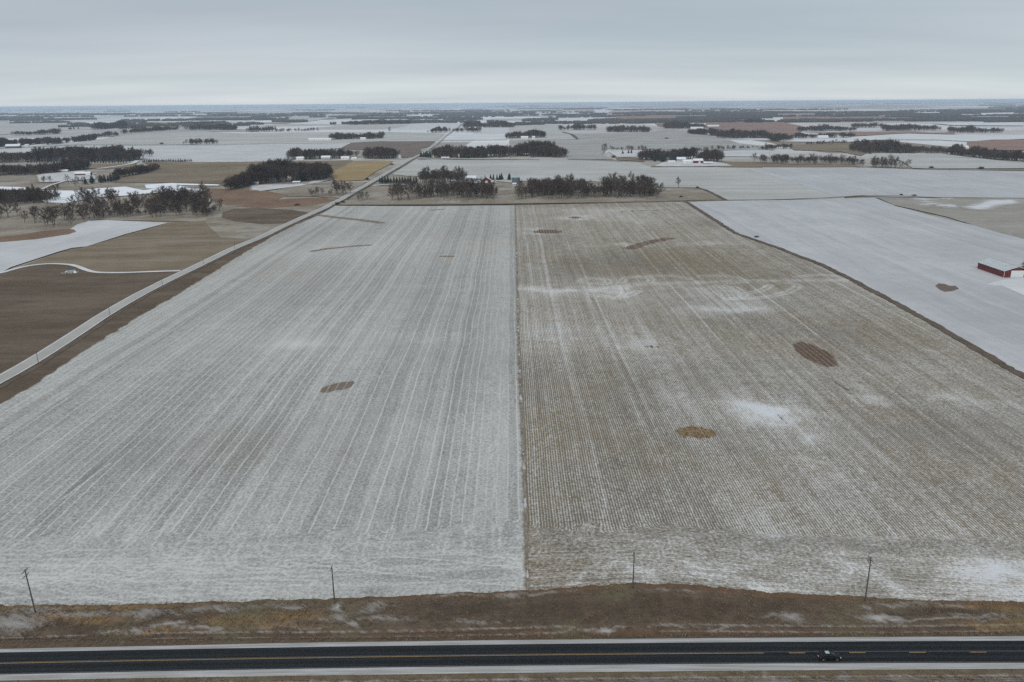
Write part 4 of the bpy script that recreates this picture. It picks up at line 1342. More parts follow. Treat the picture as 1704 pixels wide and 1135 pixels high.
CONS = [((238, 269.8), (318, 268.6), 0, 29, 6.5, 'small dark conifer in the evenly spaced row far left', 'conifers in the evenly spaced row'),
        ((47, 271.2), (216, 271.0), 0, 36, 6.0, 'small dark conifer in the row before the big left wood', 'conifers before the left wood'),
        ((632, 304.6), (693, 304.6), 0, 14, 10, 'dark conifer in the windbreak between gravel road and farmstead', 'windbreak conifers'),
        ((750, 297), (776, 296), 8, 6, 9, 'dark conifer behind the pale farm barn', 'conifers behind the pale barn'),
        ((816, 299.5), (853, 299.5), 8, 7, 9.5, 'dark conifer between the red barn and the green bin', 'conifers right of the red barn'),
        ((700, 262.5), (718, 262.5), 20, 7, 14, 'tall dark conifer at the crossroads end of the far wood', 'conifers at the crossroads'),
        ((755, 263), (782, 263), 8, 6, 10, 'dark conifer around the far crossroads farm', 'conifers at the crossroads farm'),
        ((108, 215.5), (131, 215), 10, 4, 16, 'dark round topped tree in the open field far left', 'four field trees far left'),
        ((1033, 256.5), (1052, 255.5), 10, 3, 9, 'dark conifer on the snowy yard beside the big round tree', 'three conifers on the snowy yard'),
        ((1090, 269), (1106, 269), 20, 5, 14, 'dark conifer in the farm grove left of the far red barn', 'conifers in the farm grove'),
        ((141, 307), (185, 302), 45, 16, 11, 'dark evergreen in the block right of the low white house', 'evergreens by the low house'),
        ((486, 303), (500, 303), 20, 7, 12, 'dark evergreen right of the white farm sheds', 'evergreens by the white sheds')]
for a, b, dp, n_, h_, lb, gr in CONS:
    if dp == 0:
        A_, B_ = G(*a), G(*b)
        pts = [(A_[0] + (B_[0] - A_[0]) * (i + random.uniform(-.12, .12)) / (n_ - 1), A_[1] + (B_[1] - A_[1]) * i / (n_ - 1)) for i in range(n_)]
    else:
        pts = scatter_band(a, b, dp, n_, 4)
    for i, q in enumerate(by_view(pts)):
        place_tree('conifer', q[0], q[1], h_ * random.uniform(.8, 1.12), nth(i) + ' from left: ' + lb, gr)
q = G(1125, 268)
place_tree('conifer', q[0], q[1], 22, 'tallest pointed conifer in the grove behind the far red barn', None)
q = G(1708, 446)
place_tree('conifer', q[0] + 1.5, q[1], 13, 'dark conifer behind the big red shed at the right edge', None, 1.1)


# shrubs
def shrub_mesh(seed, mat):
    rr = random.Random(seed)
    mb = MB()
    for _ in range(70):
        a = rr.uniform(0, 6.28)
        r_ = rr.uniform(0, .25)
        e = rr.uniform(.1, 1.35)
        p = Vector((r_ * math.cos(a), r_ * math.sin(a), 0))
        q = Vector((math.cos(a) * math.cos(e), math.sin(a) * math.cos(e), math.sin(e) * .9)) * rr.uniform(.6, 1.0)
        s = Vector((-math.sin(a), math.cos(a), rr.uniform(-.5, .5))) * .055
        k = p + q * .6
        mb.add([p - s * .4, p + s * .4, k + s, k - s, p + q], [(0, 1, 2, 3), (3, 2, 4)])
        for _ in range(2):
            z_ = Vector((rr.uniform(-.3, .3), rr.uniform(-.3, .3), rr.uniform(.0, .3)))
            mb.add([k - s * .5, k + s * .5, k + z_], [(0, 1, 2)])
    return mesh_of('shrub', mb, mat)


SHR = [shrub_mesh(i, MT['twig']) for i in range(3)]
for u, v, h_, lb in [(561, 340, 4.5, 'dark shrub at the road corner of the left field'), (571, 337, 3.5, 'smaller dark shrub just right of the road corner shrub'), (1133, 328, 3.2, 'dark shrub at the far east corner of the corn stubble'),
                     (1259, 395, 2.6, 'small dark shrub on the bank between corn stubble and snowy field'), (1550, 280, 6, 'small dark bush on the far right fence line'), (1632, 281, 7, 'dark round bush on the far right fence line'),
                     (1500, 325, 3.2, 'low bush on the dark fence line above the tan field'), (1521, 326, 3.6, 'wider low bush on the dark fence line above the tan field'), (1161, 313, 4, 'low scrub at the bend of the fence right of the lone tree'),
                     (495, 342, 4.5, 'round dark bush on the rusty pasture left of the road'), (92, 346, 4, 'round bush below the widest part of the pond'), (1021, 262, 8, 'round scrub below the big round tree'),
                     (248, 284, 9, 'bushy clump at the edge of the brown farm field'), (652, 274, 5, 'dark bush beside the gravel road by the golden field'), (1109, 231, 8, 'tiny dark bush alone in the far snowy field'),
                     (269, 240, 9, 'tiny dark bush alone in the left snowy field'), (611, 299, 5, 'bush at the corner of the golden field')]:
    q = G(u, v)
    o = bpy.data.objects.new('shrub', random.choice(SHR))
    o.location = (q[0], q[1], float(H(*q)))
    o.scale = (h_ * 1.1, h_ * 1.1, h_ * .8)
    o.rotation_euler.z = random.uniform(0, 6)
    C.objects.link(o)
    tag(o, lb, 'shrub')

# ------------------------------------------------------------------ woods that read as one mass
lib = {}


def library(name, meshes):
    c_ = bpy.data.collections.new(name)
    for me in meshes:
        o = bpy.data.objects.new(me.name, me)
        c_.objects.link(o)
    lib[name] = c_


library('bare_wood', [b[2] for b in BARE])
library('brown_wood', [b[3] for b in BARE])
library('conifer_wood', [c_[2] for c_ in CON])
library('mixed_wood', [BARE[0][2], BARE[1][3], BARE[2][2], BARE[4][3], CON[0][3], BARE[5][2]])


def clump_mesh(seed, mat, conif=False):
    """a stand of a few dozen small crowns, for woods kilometres away"""
    rr = random.Random(seed)
    mb = MB()
    for _ in range(26):
        x0, y0 = rr.uniform(-16, 16), rr.uniform(-10, 10)
        h_ = rr.uniform(7.5, 13)
        r_ = rr.uniform(3, 5.5)
        k = 6
        vs = [(x0 + rr.uniform(-1, 1), y0, h_)]
        for z, rad in ((h_ * .82, r_ * .7), (h_ * .5, r_), (0, r_ * .6)):
            for i in range(k):
                a = 6.283 * i / k
                q = rad * rr.uniform(.75, 1.25)
                vs.append((x0 + q * math.cos(a), y0 + q * math.sin(a), z))
        fs = [(0, 1 + i, 1 + (i + 1) % k) for i in range(k)]
        for L in range(2):
            fs += [(1 + L * k + i, 1 + (L + 1) * k + i, 1 + (L + 1) * k + (i + 1) % k, 1 + L * k + (i + 1) % k) for i in range(k)]
        mb.add(vs, fs)
    return mesh_of('far_stand', mb, mat)


MT['farwood'] = flat_mat('far_bare_wood', (.082, .073, .068), 1.0, .35, .12)
MT['farwood2'] = flat_mat('far_evergreen_wood', (.055, .065, .055), 1.0, .35, .12)
library('far_wood', [clump_mesh(1, MT['farwood']), clump_mesh(2, MT['farwood']), clump_mesh(3, MT['farwood']), clump_mesh(4, MT['farwood2'])])
library('tuft', [])


def instancer(name, pts, sc, coll, label=None, cat=None, rot=True):
    me = bpy.data.meshes.new(name)
    me.from_pydata([tuple(map(float, q)) for q in pts], [], [])
    at = me.attributes.new('sc', 'FLOAT_VECTOR', 'POINT')
    at.data.foreach_set('vector', np.asarray(sc, dtype=np.float32).ravel())
    o = bpy.data.objects.new(name, me)
    C.objects.link(o)
    ng = bpy.data.node_groups.new(name, 'GeometryNodeTree')
    ng.interface.new_socket('Geometry', in_out='INPUT', socket_type='NodeSocketGeometry')
    ng.interface.new_socket('Geometry', in_out='OUTPUT', socket_type='NodeSocketGeometry')
    N = ng.nodes
    gi, go = N.new('NodeGroupInput'), N.new('NodeGroupOutput')
    iop = N.new('GeometryNodeInstanceOnPoints')
    ci = N.new('GeometryNodeCollectionInfo')
    ci.inputs['Collection'].default_value = lib[coll]
    ci.inputs['Separate Children'].default_value = True
    ci.inputs['Reset Children'].default_value = True
    ri = N.new('FunctionNodeRandomValue')
    ri.data_type = 'INT'
    ri.inputs['Min'].default_value = 0 if hasattr(ri.inputs['Min'], 'default_value') else 0
    for s in ri.inputs:
        if s.type == 'INT' and s.name == 'Min': s.default_value = 0
        if s.type == 'INT' and s.name == 'Max': s.default_value = 50
        if s.type == 'INT' and s.name == 'Seed': s.default_value = len(name) + len(pts)
    rv = N.new('FunctionNodeRandomValue')
    rv.data_type = 'FLOAT_VECTOR'
    rv.inputs[0].default_value = (0, 0, 0)
    rv.inputs[1].default_value = (0, 0, 6.283 if rot else .3)
    na = N.new('GeometryNodeInputNamedAttribute')
    na.data_type = 'FLOAT_VECTOR'
    na.inputs['Name'].default_value = 'sc'
    L = ng.links
    L.new(gi.outputs[0], iop.inputs['Points'])
    L.new(ci.outputs[0], iop.inputs['Instance'])
    iop.inputs['Pick Instance'].default_value = True
    L.new([s for s in ri.outputs if s.type == 'INT'][0], iop.inputs['Instance Index'])
    L.new(rv.outputs[0], iop.inputs['Rotation'])
    L.new([s for s in na.outputs if s.type == 'VECTOR'][0], iop.inputs['Scale'])
    L.new(iop.outputs[0], go.inputs[0])
    md = o.modifiers.new('scatter', 'NODES')
    md.node_group = ng
    return tag(o, label, cat, kind='stuff')


# left px, right px, depth m, height m, kind, label
WOODS = [
    ((100, 366), (345, 359), 50, 9, 'bare', 'undergrowth and thin trees inside the grove before the pond'),
    ((210, 345), (318, 344), 60, 11, 'bare', 'thin trees filling the grove right by the pond'),
    ((-60, 341), (62, 339), 70, 11, 'bare', 'dark thicket filling the grove left of the pond'),
    ((694, 330), (822, 330), 50, 12, 'bare', 'thin trees filling the clump behind the left field'),
    ((700, 305), (774, 304), 50, 13, 'bare', 'thin trees filling the farmstead grove'),
    ((882, 330), (966, 328), 90, 13, 'bare', 'thin trees filling the dense dark clump behind the right field'),
    ((970, 328), (1100, 328), 60, 11, 'bare', 'thin trees filling the east end of the treeline'),
    ((1290, 271), (1434, 273), 70, 10, 'bare', 'thin trees filling the long right row'),
    ((1460, 279), (1500, 279), 30, 11, 'bare', 'thin trees filling the round clump'),
    ((45, 269.5), (211, 269), 130, 17, 'bare', 'big dark wood behind the row of small conifers far left'),
    ((-60, 274), (44, 270), 120, 12, 'brown', 'brownish wood running out of the left picture edge'),
    ((-60, 296), (60, 291), 90, 11, 'bare', 'dark creek wood above the snowy farmyard'),
    ((60, 291), (128, 284), 60, 11, 'bare', 'dark creek wood right of the snowy farmyard'),
    ((187, 297), (236, 289), 35, 9, 'bare', 'hedge of dark scrub climbing to the brown farm field'),
    ((236, 289), (256, 281), 30, 8, 'brown', 'brown scrub at the upper end of the hedge'),
    ((405, 308), (536, 301), 110, 17, 'bare', 'dark wood behind the white farm sheds left of the road'),
    ((373, 318), (406, 312), 60, 14, 'bare', 'lower left spur of the wood behind the white sheds'),
    ((477, 266), (592, 264), 60, 15, 'bare', 'dark grove behind the row of small white houses'),
    ((598, 265), (657, 264), 60, 15, 'brown', 'brownish grove right of the row of small white houses'),
    ((718, 263), (826, 262.5), 80, 15, 'bare', 'dark wood right of the far crossroads'),
    ((826, 262.5), (942, 262), 90, 17, 'bare', 'dense dark wood above the snowy field at the centre'),
    ((1067, 268), (1163, 267), 70, 15, 'bare', 'farm grove behind the far red barn'),
    ((1165, 269), (1207, 270), 50, 15, 'bare', 'bare grove right of the far red barn'),
    ((1014, 251), (1077, 249.5), 15, 10, 'brown', 'thin row of small bare trees right of the big round tree'),
    ((1168, 251), (1280, 246), 15, 9, 'brown', 'thin row of small bare trees toward the right'),
    ((1443, 256), (1525, 255), 150, 15, 'mix', 'dark green wood above the round clump on the right'),
    ((1525, 255), (1592, 256), 100, 12, 'brown', 'brownish wood right of the dark green wood'),
    ((1588, 257), (1660, 266), 60, 12, 'brown', 'brown wood sloping down below the far white house'),
    ((1660, 266), (1800, 274), 70, 13, 'bare', 'dark wood leaving the right picture edge'),
    ((1272, 251), (1318, 248), 60, 9, 'brown', 'brown scrub right of the thin tree row'),
    ((306, 241), (361, 240), 25, 17, 'brown', 'open row of bare trees alone in the snowy field'),
    ((241, 261), (258, 260), 20, 12, 'brown', 'pale scrub tree at the field edge far left'),
    ((-40, 247), (70, 239), 110, 14, 'bare', 'wood around the far left farm'),
    ((70, 241), (146, 234), 90, 14, 'bare', 'wood tapering right of the far left farm'),
    ((148, 230), (190, 227), 60, 11, 'bare', 'small hedge wood beyond the far left farm'),
    ((19, 226), (95, 223), 80, 14, 'bare', 'dark copse in the upper left fields'),
    ((152, 216), (196, 213), 160, 20, 'bare', 'round dark copse in the upper left'),
    ((195, 216), (236, 215), 60, 13, 'brown', 'low copse right of the round dark one'),
    ((202, 223), (237, 220), 40, 12, 'brown', 'hedge wood below the low copse'),
    ((237, 220), (292, 216), 60, 13, 'bare', 'hedge wood running right from the upper left'),
    ((310, 217), (387, 217), 120, 16, 'bare', 'straight edged dark copse in the upper left fields'),
    ((320, 209), (356, 208), 120, 16, 'bare', 'small copse behind the straight edged one'),
    ((412, 220), (457, 219), 70, 15, 'bare', 'dark strip of wood at the upper left centre'),
    ((457, 220), (530, 218), 30, 11, 'brown', 'loose tree line right of the dark strip'),
    ((547, 233), (634, 231), 90, 15, 'mix', 'green tinged farm grove in the upper centre'),
    ((577, 208), (683, 206), 90, 14, 'bare', 'long farm grove left of the far road'),
    ((714, 221), (747, 220), 60, 14, 'bare', 'small grove left of the far road'),
    ((753, 220), (806, 220), 50, 14, 'bare', 'low grove right of the far road'),
    ((771, 213), (856, 212), 200, 17, 'mix', 'broad village grove at the end of the far road'),
    ((843, 231), (907, 229), 70, 14, 'bare', 'farm grove in the upper centre fields'),
    ((932, 217), (991, 216), 80, 15, 'bare', 'dark copse left of the oblong wood'),
    ((1013, 220), (1084, 220), 130, 15, 'mix', 'oblong dark wood alone in the far snowy fields'),
    ((1110, 214), (1176, 214), 180, 17, 'mix', 'dark wood around the upper right farm'),
    ((1150, 223), (1215, 228), 90, 14, 'bare', 'dark wood sloping below the upper right farm'),
    ((1200, 230), (1285, 230), 110, 15, 'bare', 'dark wood at the foot of the rusty hill'),
    ((1290, 236), (1318, 234), 80, 12, 'bare', 'brown copse right of the rusty hill'),
    ((1321, 230), (1423, 229), 70, 12, 'bare', 'thin wood above the bright snow on the right'),
    ((1345, 241), (1410, 239), 20, 9, 'brown', 'pale trees around a far white farm'),
    ((1336, 219), (1423, 218), 120, 14, 'bare', 'long dark wood left of centre in the upper right'),
    ((1423, 213), (1480, 212), 80, 13, 'brown', 'purple brown wood in the upper right'),
    ((1481, 218), (1567, 217), 120, 15, 'bare', 'rounded dark wood in the upper right'),
    ((1591, 221), (1672, 221), 110, 14, 'bare', 'last rounded dark wood on the upper right'),
    ((1244, 205), (1272, 205), 100, 14, 'bare', 'small dark copse above the rusty hill'),
]
for i, (a, b, dp, h_, kd, lb) in enumerate(WOODS):
    A_, B_ = G(*a), G(*b)
    h_ *= 1.0 if lb.startswith(('thin', 'undergrowth', 'open row')) else 1.22
    L = math.hypot(B_[0] - A_[0], B_[1] - A_[1])
    D_ = math.hypot(*A_)
    sp = 5.2 if D_ < 1700 else (7.0 if D_ < 3000 else 9.0)
    n_ = int(min(L * dp / (sp * sp), 1500) * (.45 if lb.startswith(('thin trees', 'undergrowth')) else 1))
    pts, sc = [], []
    rs = np.random.RandomState(i)
    for _ in range(n_):
        t_ = rs.rand()
        w0 = math.sin(t_ * math.pi) ** .35
        yy_ = rs.rand() ** .8 * dp * (.35 + .65 * w0)
        xx_ = A_[0] + (B_[0] - A_[0]) * t_ + rs.uniform(-5, 5)
        yb = A_[1] + (B_[1] - A_[1]) * t_ + yy_ + rs.uniform(-6, 6)
        hh = h_ * rs.uniform(.6, 1.1) * (.75 + .25 * w0) * (.6 + .75 * float(vnoise(xx_, yb, 38, 5))) / (8 if kd == 'conifer' else 16)
        if float(vnoise(xx_, yb, 22, 9)) < .22: continue
        pts.append((xx_, yb, float(H(xx_, yb)) - .2))
        wd = hh * rs.uniform(.9, 1.25)
        sc.append((wd, wd, hh))
    instancer('wood', pts, sc, {'bare': 'bare_wood', 'brown': 'brown_wood', 'mix': 'mixed_wood'}[kd], lb, 'wood')

# bands of woodland out to the horizon
FAR = [((90, 200), (156, 199), 200), ((10, 199), (68, 198), 200), ((145, 191), (222, 190), 300), ((227, 191), (318, 190), 300), ((335, 199), (432, 198), 250), ((200, 204), (238, 204), 140), ((420, 195), (483, 194), 200),
       ((489, 189), (552, 189), 300), ((456, 203), (509, 203), 120), ((563, 197), (608, 196), 200), ((595, 194), (673, 193), 250), ((678, 189), (741, 188), 300), ((722, 194), (860, 192), 260), ((740, 199), (800, 199), 150), ((860, 209), (905, 207), 100),
       ((873, 202), (926, 200), 200), ((908, 206), (926, 206), 80), ((991, 202), (1032, 201), 160), ((1059, 204), (1086, 203), 120), ((965, 194), (1007, 193), 160), ((930, 195), (956, 194), 120), ((1027, 190), (1153, 189), 500), ((1130, 197), (1280, 198), 260),
       ((1303, 204), (1395, 203), 160), ((1270, 189), (1370, 188), 400), ((1456, 189), (1525, 188), 300), ((1570, 188), (1800, 187), 400), ((1517, 202), (1652, 202), 260), ((1650, 204), (1800, 203), 200), ((1180, 193), (1290, 192), 200), ((1390, 195), (1460, 194), 200)]
pts, sc = [], []
rs = np.random.RandomState(77)


def far_wood(ax0, ay0, bx0, by0, dp, sp=20):
    L = math.hypot(bx0 - ax0, by0 - ay0)
    n_ = int(min(L * dp / (sp * sp) * .8 + 6, 420))
    for _ in range(n_):
        t_ = rs.rand()
        xx_ = ax0 + (bx0 - ax0) * t_
        yb = ay0 + (by0 - ay0) * t_ + (rs.rand() - .15) * dp * math.sin(t_ * math.pi) ** .5
        pts.append((xx_, yb, float(H(xx_, yb)) - .5 - max(yb - 2500, 0) * 0))
        s_ = rs.uniform(.65, 1.1)
        k_ = max(1.0, yb / 9000)
        sc.append((s_ * k_, s_ * k_, s_ * 1.3))


for a, b, dp in FAR:
    A_, B_ = G(*a), G(*b)
    far_wood(A_[0], A_[1], B_[0], B_[1], dp)
for _ in range(360):
    Y_ = 4200 * math.exp(rs.rand() * math.log(45000 / 4200))
    X_ = rs.uniform(-.85, .85) * Y_
    east = X_ > .1 * Y_
    if rs.rand() > (.8 if east else .8) * (.32 if Y_ > 12000 else 1): continue
    L = rs.uniform(150, 800) * (1 + Y_ / 12000)
    far_wood(X_, Y_, X_ + L, Y_ + rs.uniform(-.1, .1) * L, rs.uniform(50, 160), sp=26 * (1 + Y_ / 20000))
instancer('distant_woodland', pts, sc, 'far_wood', 'scattered belts of bluish woodland reaching to the horizon', 'woodland', rot=False)
print('far stands', len(pts))

# ------------------------------------------------------------------ buildings
PAL = dict(white=(.72, .73, .74), grey=(.40, .41, .42), red=(.13, .020, .022), teal=(.34, .42, .45), dark=(.10, .10, .105), snow=(.74, .76, .79), green=(.11, .16, .18), tan=(.35, .30, .24), brown=(.14, .10, .08))
WM = {k_: flat_mat(k_ + '_siding', v_, .7, .08, .8) for k_, v_ in PAL.items()}
MT['glass'] = flat_mat('dark_window_glass', (.03, .035, .04), .2, .1, 1.0, spec=.6)


def building(name, cat, px, W_, D_, h_, rise, wall, roof, label, rz=0.0, door=None, axis='x', group=None, loc=None, windows=2):
    """gabled building; front faces the camera side. ridge along local x or y"""
    q = G(*px) if loc is None else loc
    root = empty(name, (q[0], q[1], float(H(*q)) - .1), rz)
    t_ = .12
    mb = MB()
    if axis == 'x':
        mb.add([(-W_ / 2, 0, 0), (W_ / 2, 0, 0), (W_ / 2, D_, 0), (-W_ / 2, D_, 0), (-W_ / 2, 0, h_), (W_ / 2, 0, h_), (W_ / 2, D_, h_), (-W_ / 2, D_, h_), (-W_ / 2, D_ / 2, h_ + rise), (W_ / 2, D_ / 2, h_ + rise)],
               [(0, 1, 5, 4), (2, 3, 7, 6), (1, 2, 6, 9, 5), (3, 0, 4, 8, 7)])
        rb = MB()
        o_ = .5
        sl_ = rise / (D_ / 2)
        for s in (-1, 1):
            y0 = D_ / 2 + s * (D_ / 2 + o_)
            z0 = h_ - o_ * sl_ + .03
            z1 = h_ + rise + .03
            rb.add([(-W_ / 2 - o_, y0, z0), (W_ / 2 + o_, y0, z0), (W_ / 2 + o_, D_ / 2, z1), (-W_ / 2 - o_, D_ / 2, z1), (-W_ / 2 - o_, y0, z0 + t_), (W_ / 2 + o_, y0, z0 + t_), (W_ / 2 + o_, D_ / 2, z1 + t_), (-W_ / 2 - o_, D_ / 2, z1 + t_)],
                   [(0, 1, 5, 4), (1, 2, 6, 5), (3, 0, 4, 7), (4, 5, 6, 7), (3, 2, 1, 0)])
    else:
        mb.add([(-W_ / 2, 0, 0), (W_ / 2, 0, 0), (W_ / 2, D_, 0), (-W_ / 2, D_, 0), (-W_ / 2, 0, h_), (W_ / 2, 0, h_), (W_ / 2, D_, h_), (-W_ / 2, D_, h_), (0, 0, h_ + rise), (0, D_, h_ + rise)],
               [(1, 2, 6, 5), (3, 0, 4, 7), (0, 1, 5, 8, 4), (2, 3, 7, 9, 6)])
        rb = MB()
        o_ = .5
        sl_ = rise / (W_ / 2)
        for s in (-1, 1):
            x0 = s * (W_ / 2 + o_)
            z0 = h_ - o_ * sl_ + .03
            z1 = h_ + rise + .03
            rb.add([(x0, -o_, z0), (x0, D_ + o_, z0), (0, D_ + o_, z1), (0, -o_, z1), (x0, -o_, z0 + t_), (x0, D_ + o_, z0 + t_), (0, D_ + o_, z1 + t_), (0, -o_, z1 + t_)],
                   [(0, 1, 5, 4), (1, 2, 6, 5), (3, 0, 4, 7), (4, 5, 6, 7), (3, 2, 1, 0)])
    mb.obj('wall', WM[wall], root)
    rb.obj('roof', WM[roof], root)
    if door:
        dw, dh, dc, dxo = door
        MB().box(dxo - dw / 2, dxo + dw / 2, -.08, .06, 0, dh).obj('door', WM[dc], root)
    for i in range(windows):
        xw = (-W_ / 2 + (i + 1) * W_ / (windows + 1)) if not door else (-W_ / 2 + 1.2 + i * (W_ - 2.4))
        if door and abs(xw - door[3]) < door[0] / 2 + .8: continue
        MB().box(xw - .5, xw + .5, -.05, .05, h_ * .38, h_ * .38 + 1.1).obj('window', MT['glass'], root)
    tag(root, label, cat, group)
    return root


BLD = [  # name, cat, px, W, D, h, rise, wall, roof, label, rz, door, axis
    ('barn', 'barn', (779, 303), 22, 14, 5.5, 3.0, 'teal', 'white', 'pale metal barn among the trees of the middle farmstead', 0, (4, 3.6, 'white', 3), 'x'),
    ('shed', 'shed', (757, 305), 9, 7, 3, 1.5, 'white', 'snow', 'low white shed left of the pale barn', 0, None, 'x'),
    ('shed', 'shed', (771, 305.5), 16, 5, 2.6, 1, 'white', 'snow', 'long low white shed in front of the pale barn', 0, None, 'x'),
    ('barn', 'barn', (809, 304.5), 13, 10, 4.2, 3.6, 'red', 'snow', 'red barn with snowy roof between farm conifers', 0, (3.6, 3.2, 'white', 0), 'y'),
    ('shed', 'shed', (856, 309), 4.5, 4, 2.6, 1, 'white', 'white', 'small white shed below the green bin', 0, None, 'x'),
    ('house', 'house', (137, 292), 24, 9, 3.2, 2.4, 'brown', 'snow', 'long low house with snowy roof beyond the pond', .1, None, 'x'),
    ('shed', 'shed', (107, 287), 10, 7, 3, 1.6, 'grey', 'snow', 'snow roofed shed in the trees left of the long low house', 0, None, 'x'),
    ('shed', 'shed', (146, 293), 6, 5, 2.4, 1, 'white', 'snow', 'tiny white shed at the right end of the long low house', 0, None, 'x'),
    ('barn', 'barn', (89, 268), 26, 12, 4.5, 3.0, 'grey', 'snow', 'snow roofed barn before the left part of the big wood', 0, None, 'x'),
    ('barn', 'barn', (139, 267), 22, 12, 4.5, 3.0, 'grey', 'snow', 'snow roofed barn before the right part of the big wood', 0, None, 'x'),
    ('shed', 'shed', (177, 266), 8, 8, 5, 2, 'white', 'snow', 'narrow white shed in the right end of the big wood', 0, None, 'x'),
    ('barn', 'barn', (21, 247), 34, 22, 6, 5, 'dark', 'snow', 'large dark barn with gable at the far left edge', .3, (8, 5, 'dark', 0), 'x'),
    ('shed', 'shed', (44, 244), 10, 8, 4, 2, 'white', 'white', 'small white shed right of the large dark barn', 0, None, 'x'),
    ('house', 'house', (102, 238.5), 18, 10, 5, 3, 'white', 'snow', 'white house at the edge of the far left wood', 0, None, 'x'),
    ('house', 'house', (455, 303), 8, 8, 4, 2.6, 'white', 'snow', 'small white gabled house left of the grey barn', 0, None, 'y'),
    ('barn', 'barn', (467.5, 302.5), 11, 13, 5, 3.4, 'grey', 'snow', 'grey barn with snowy gable roof by the dark wood', .25, (3, 3, 'dark', 0), 'y'),
    ('house', 'house', (485, 296.5), 13, 9, 5, 2.6, 'white', 'snow', 'white farmhouse tucked into the dark wood', 0, None, 'x'),
    ('shed', 'shed', (425, 307), 7, 6, 2.5, 1.2, 'white', 'snow', 'low snowy shed at the left of the white sheds', 0, None, 'x'),
    ('shed', 'shed', (493, 305.5), 10, 7, 2.2, 1, 'grey', 'snow', 'low grey shed before the evergreens', 0, None, 'x'),
    ('house', 'house', (499, 266.5), 14, 9, 4, 2.6, 'white', 'snow', 'first white house from the left along the far road', 0, None, 'x'),
    ('house', 'house', (542, 265.5), 18, 9, 4.5, 3, 'grey', 'snow', 'grey house with snowy roof along the far road', 0, None, 'x'),
    ('house', 'house', (574, 265.8), 16, 9, 4, 2.6, 'white', 'snow', 'white house at the gap between the two groves', 0, None, 'x'),
    ('shed', 'shed', (589, 266), 10, 7, 3, 2, 'white', 'snow', 'white shed just right of the gap between groves', 0, None, 'x'),
    ('house', 'house', (661, 263), 14, 10, 5.5, 3.4, 'white', 'snow', 'white house beside the far crossroads', 0, None, 'y'),
    ('barn', 'barn', (731, 262), 26, 10, 4, 2.4, 'white', 'snow', 'long white barn between conifers east of the crossroads', 0, None, 'x'),
    ('shed', 'shed', (741, 264), 16, 6, 2.4, 1, 'white', 'snow', 'low white shed right of the long white barn', 0, None, 'x'),
    ('house', 'house', (766, 262), 12, 9, 4, 2.6, 'white', 'snow', 'white house behind the crossroads conifers', 0, None, 'x'),
    ('barn', 'barn', (532, 234), 70, 14, 4.5, 3.0, 'white', 'snow', 'very long white poultry barn left of the green grove', 0, None, 'x'),
    ('house', 'house', (604, 233), 16, 10, 5, 3, 'white', 'snow', 'white house inside the green tinged grove', 0, None, 'x'),
    ('barn', 'barn', (792, 215), 60, 25, 6, 3, 'white', 'snow', 'wide white hall right of the far road', 0, None, 'x'),
    ('house', 'house', (873, 231), 22, 12, 5, 3, 'white', 'snow', 'white farmhouse of the upper centre farm', 0, None, 'x'),
    ('shed', 'shed', (888, 232), 9, 9, 8, 2, 'white', 'white', 'tall narrow white shed right of the centre farmhouse', 0, None, 'x'),
    ('shed', 'shed', (1118, 272), 12, 8, 3.5, 1.6, 'white', 'snow', 'white shed left in the red barn farmyard', 0, None, 'x'),
    ('barn', 'barn', (1134, 269), 16, 10, 5, 3, 'grey', 'snow', 'grey barn with snowy roof in the red barn farmyard', 0, None, 'x'),
    ('barn', 'barn', (1147, 272), 22, 9, 4, 2.6, 'white', 'snow', 'white barn directly left of the far red barn', 0, None, 'x'),
    ('barn', 'barn', (1162, 272), 17, 11, 5, 3.2, 'red', 'snow', 'small far red barn with white roof', 0, (3.6, 3.6, 'white', 2), 'x'),
    ('shed', 'shed', (1179, 273.5), 16, 7, 2.8, 1.4, 'grey', 'snow', 'long grey shed right of the far red barn', 0, None, 'x'),
    ('house', 'house', (1594, 248), 14, 9, 5, 3, 'white', 'snow', 'left white house on the brown hillside', 0, None, 'x'),
    ('house', 'house', (1603, 249), 24, 10, 5, 3, 'white', 'snow', 'right, longer white house on the brown hillside', 0, None, 'x'),
    ('barn', 'barn', (1370, 230), 30, 12, 5, 3, 'white', 'snow', 'white barn of the far right farm', 0, None, 'x'),
    ('house', 'house', (1396, 229), 26, 12, 5, 3, 'white', 'snow', 'white house right of the far right barn', 0, None, 'x'),
    ('barn', 'barn', (1160, 215), 50, 16, 6, 3, 'white', 'snow', 'long white barn of the upper right farm', 0, None, 'x'),
    ('barn', 'barn', (1187, 211.5), 50, 16, 6, 3, 'white', 'snow', 'white barn below the rusty hill top', 0, None, 'x'),
    ('house', 'house', (1215, 227), 20, 12, 5, 3, 'white', 'snow', 'white house inside the dark wood under the rusty hill', 0, None, 'x'),
]
for b_ in BLD:
    nm, ct, px_, W_, D_, h_, ri_, wl, rf, lb, rz_, dr, ax2 = b_
    building(nm, ct, px_, W_, D_, h_, ri_, wl, rf, lb, rz_, dr, ax2)

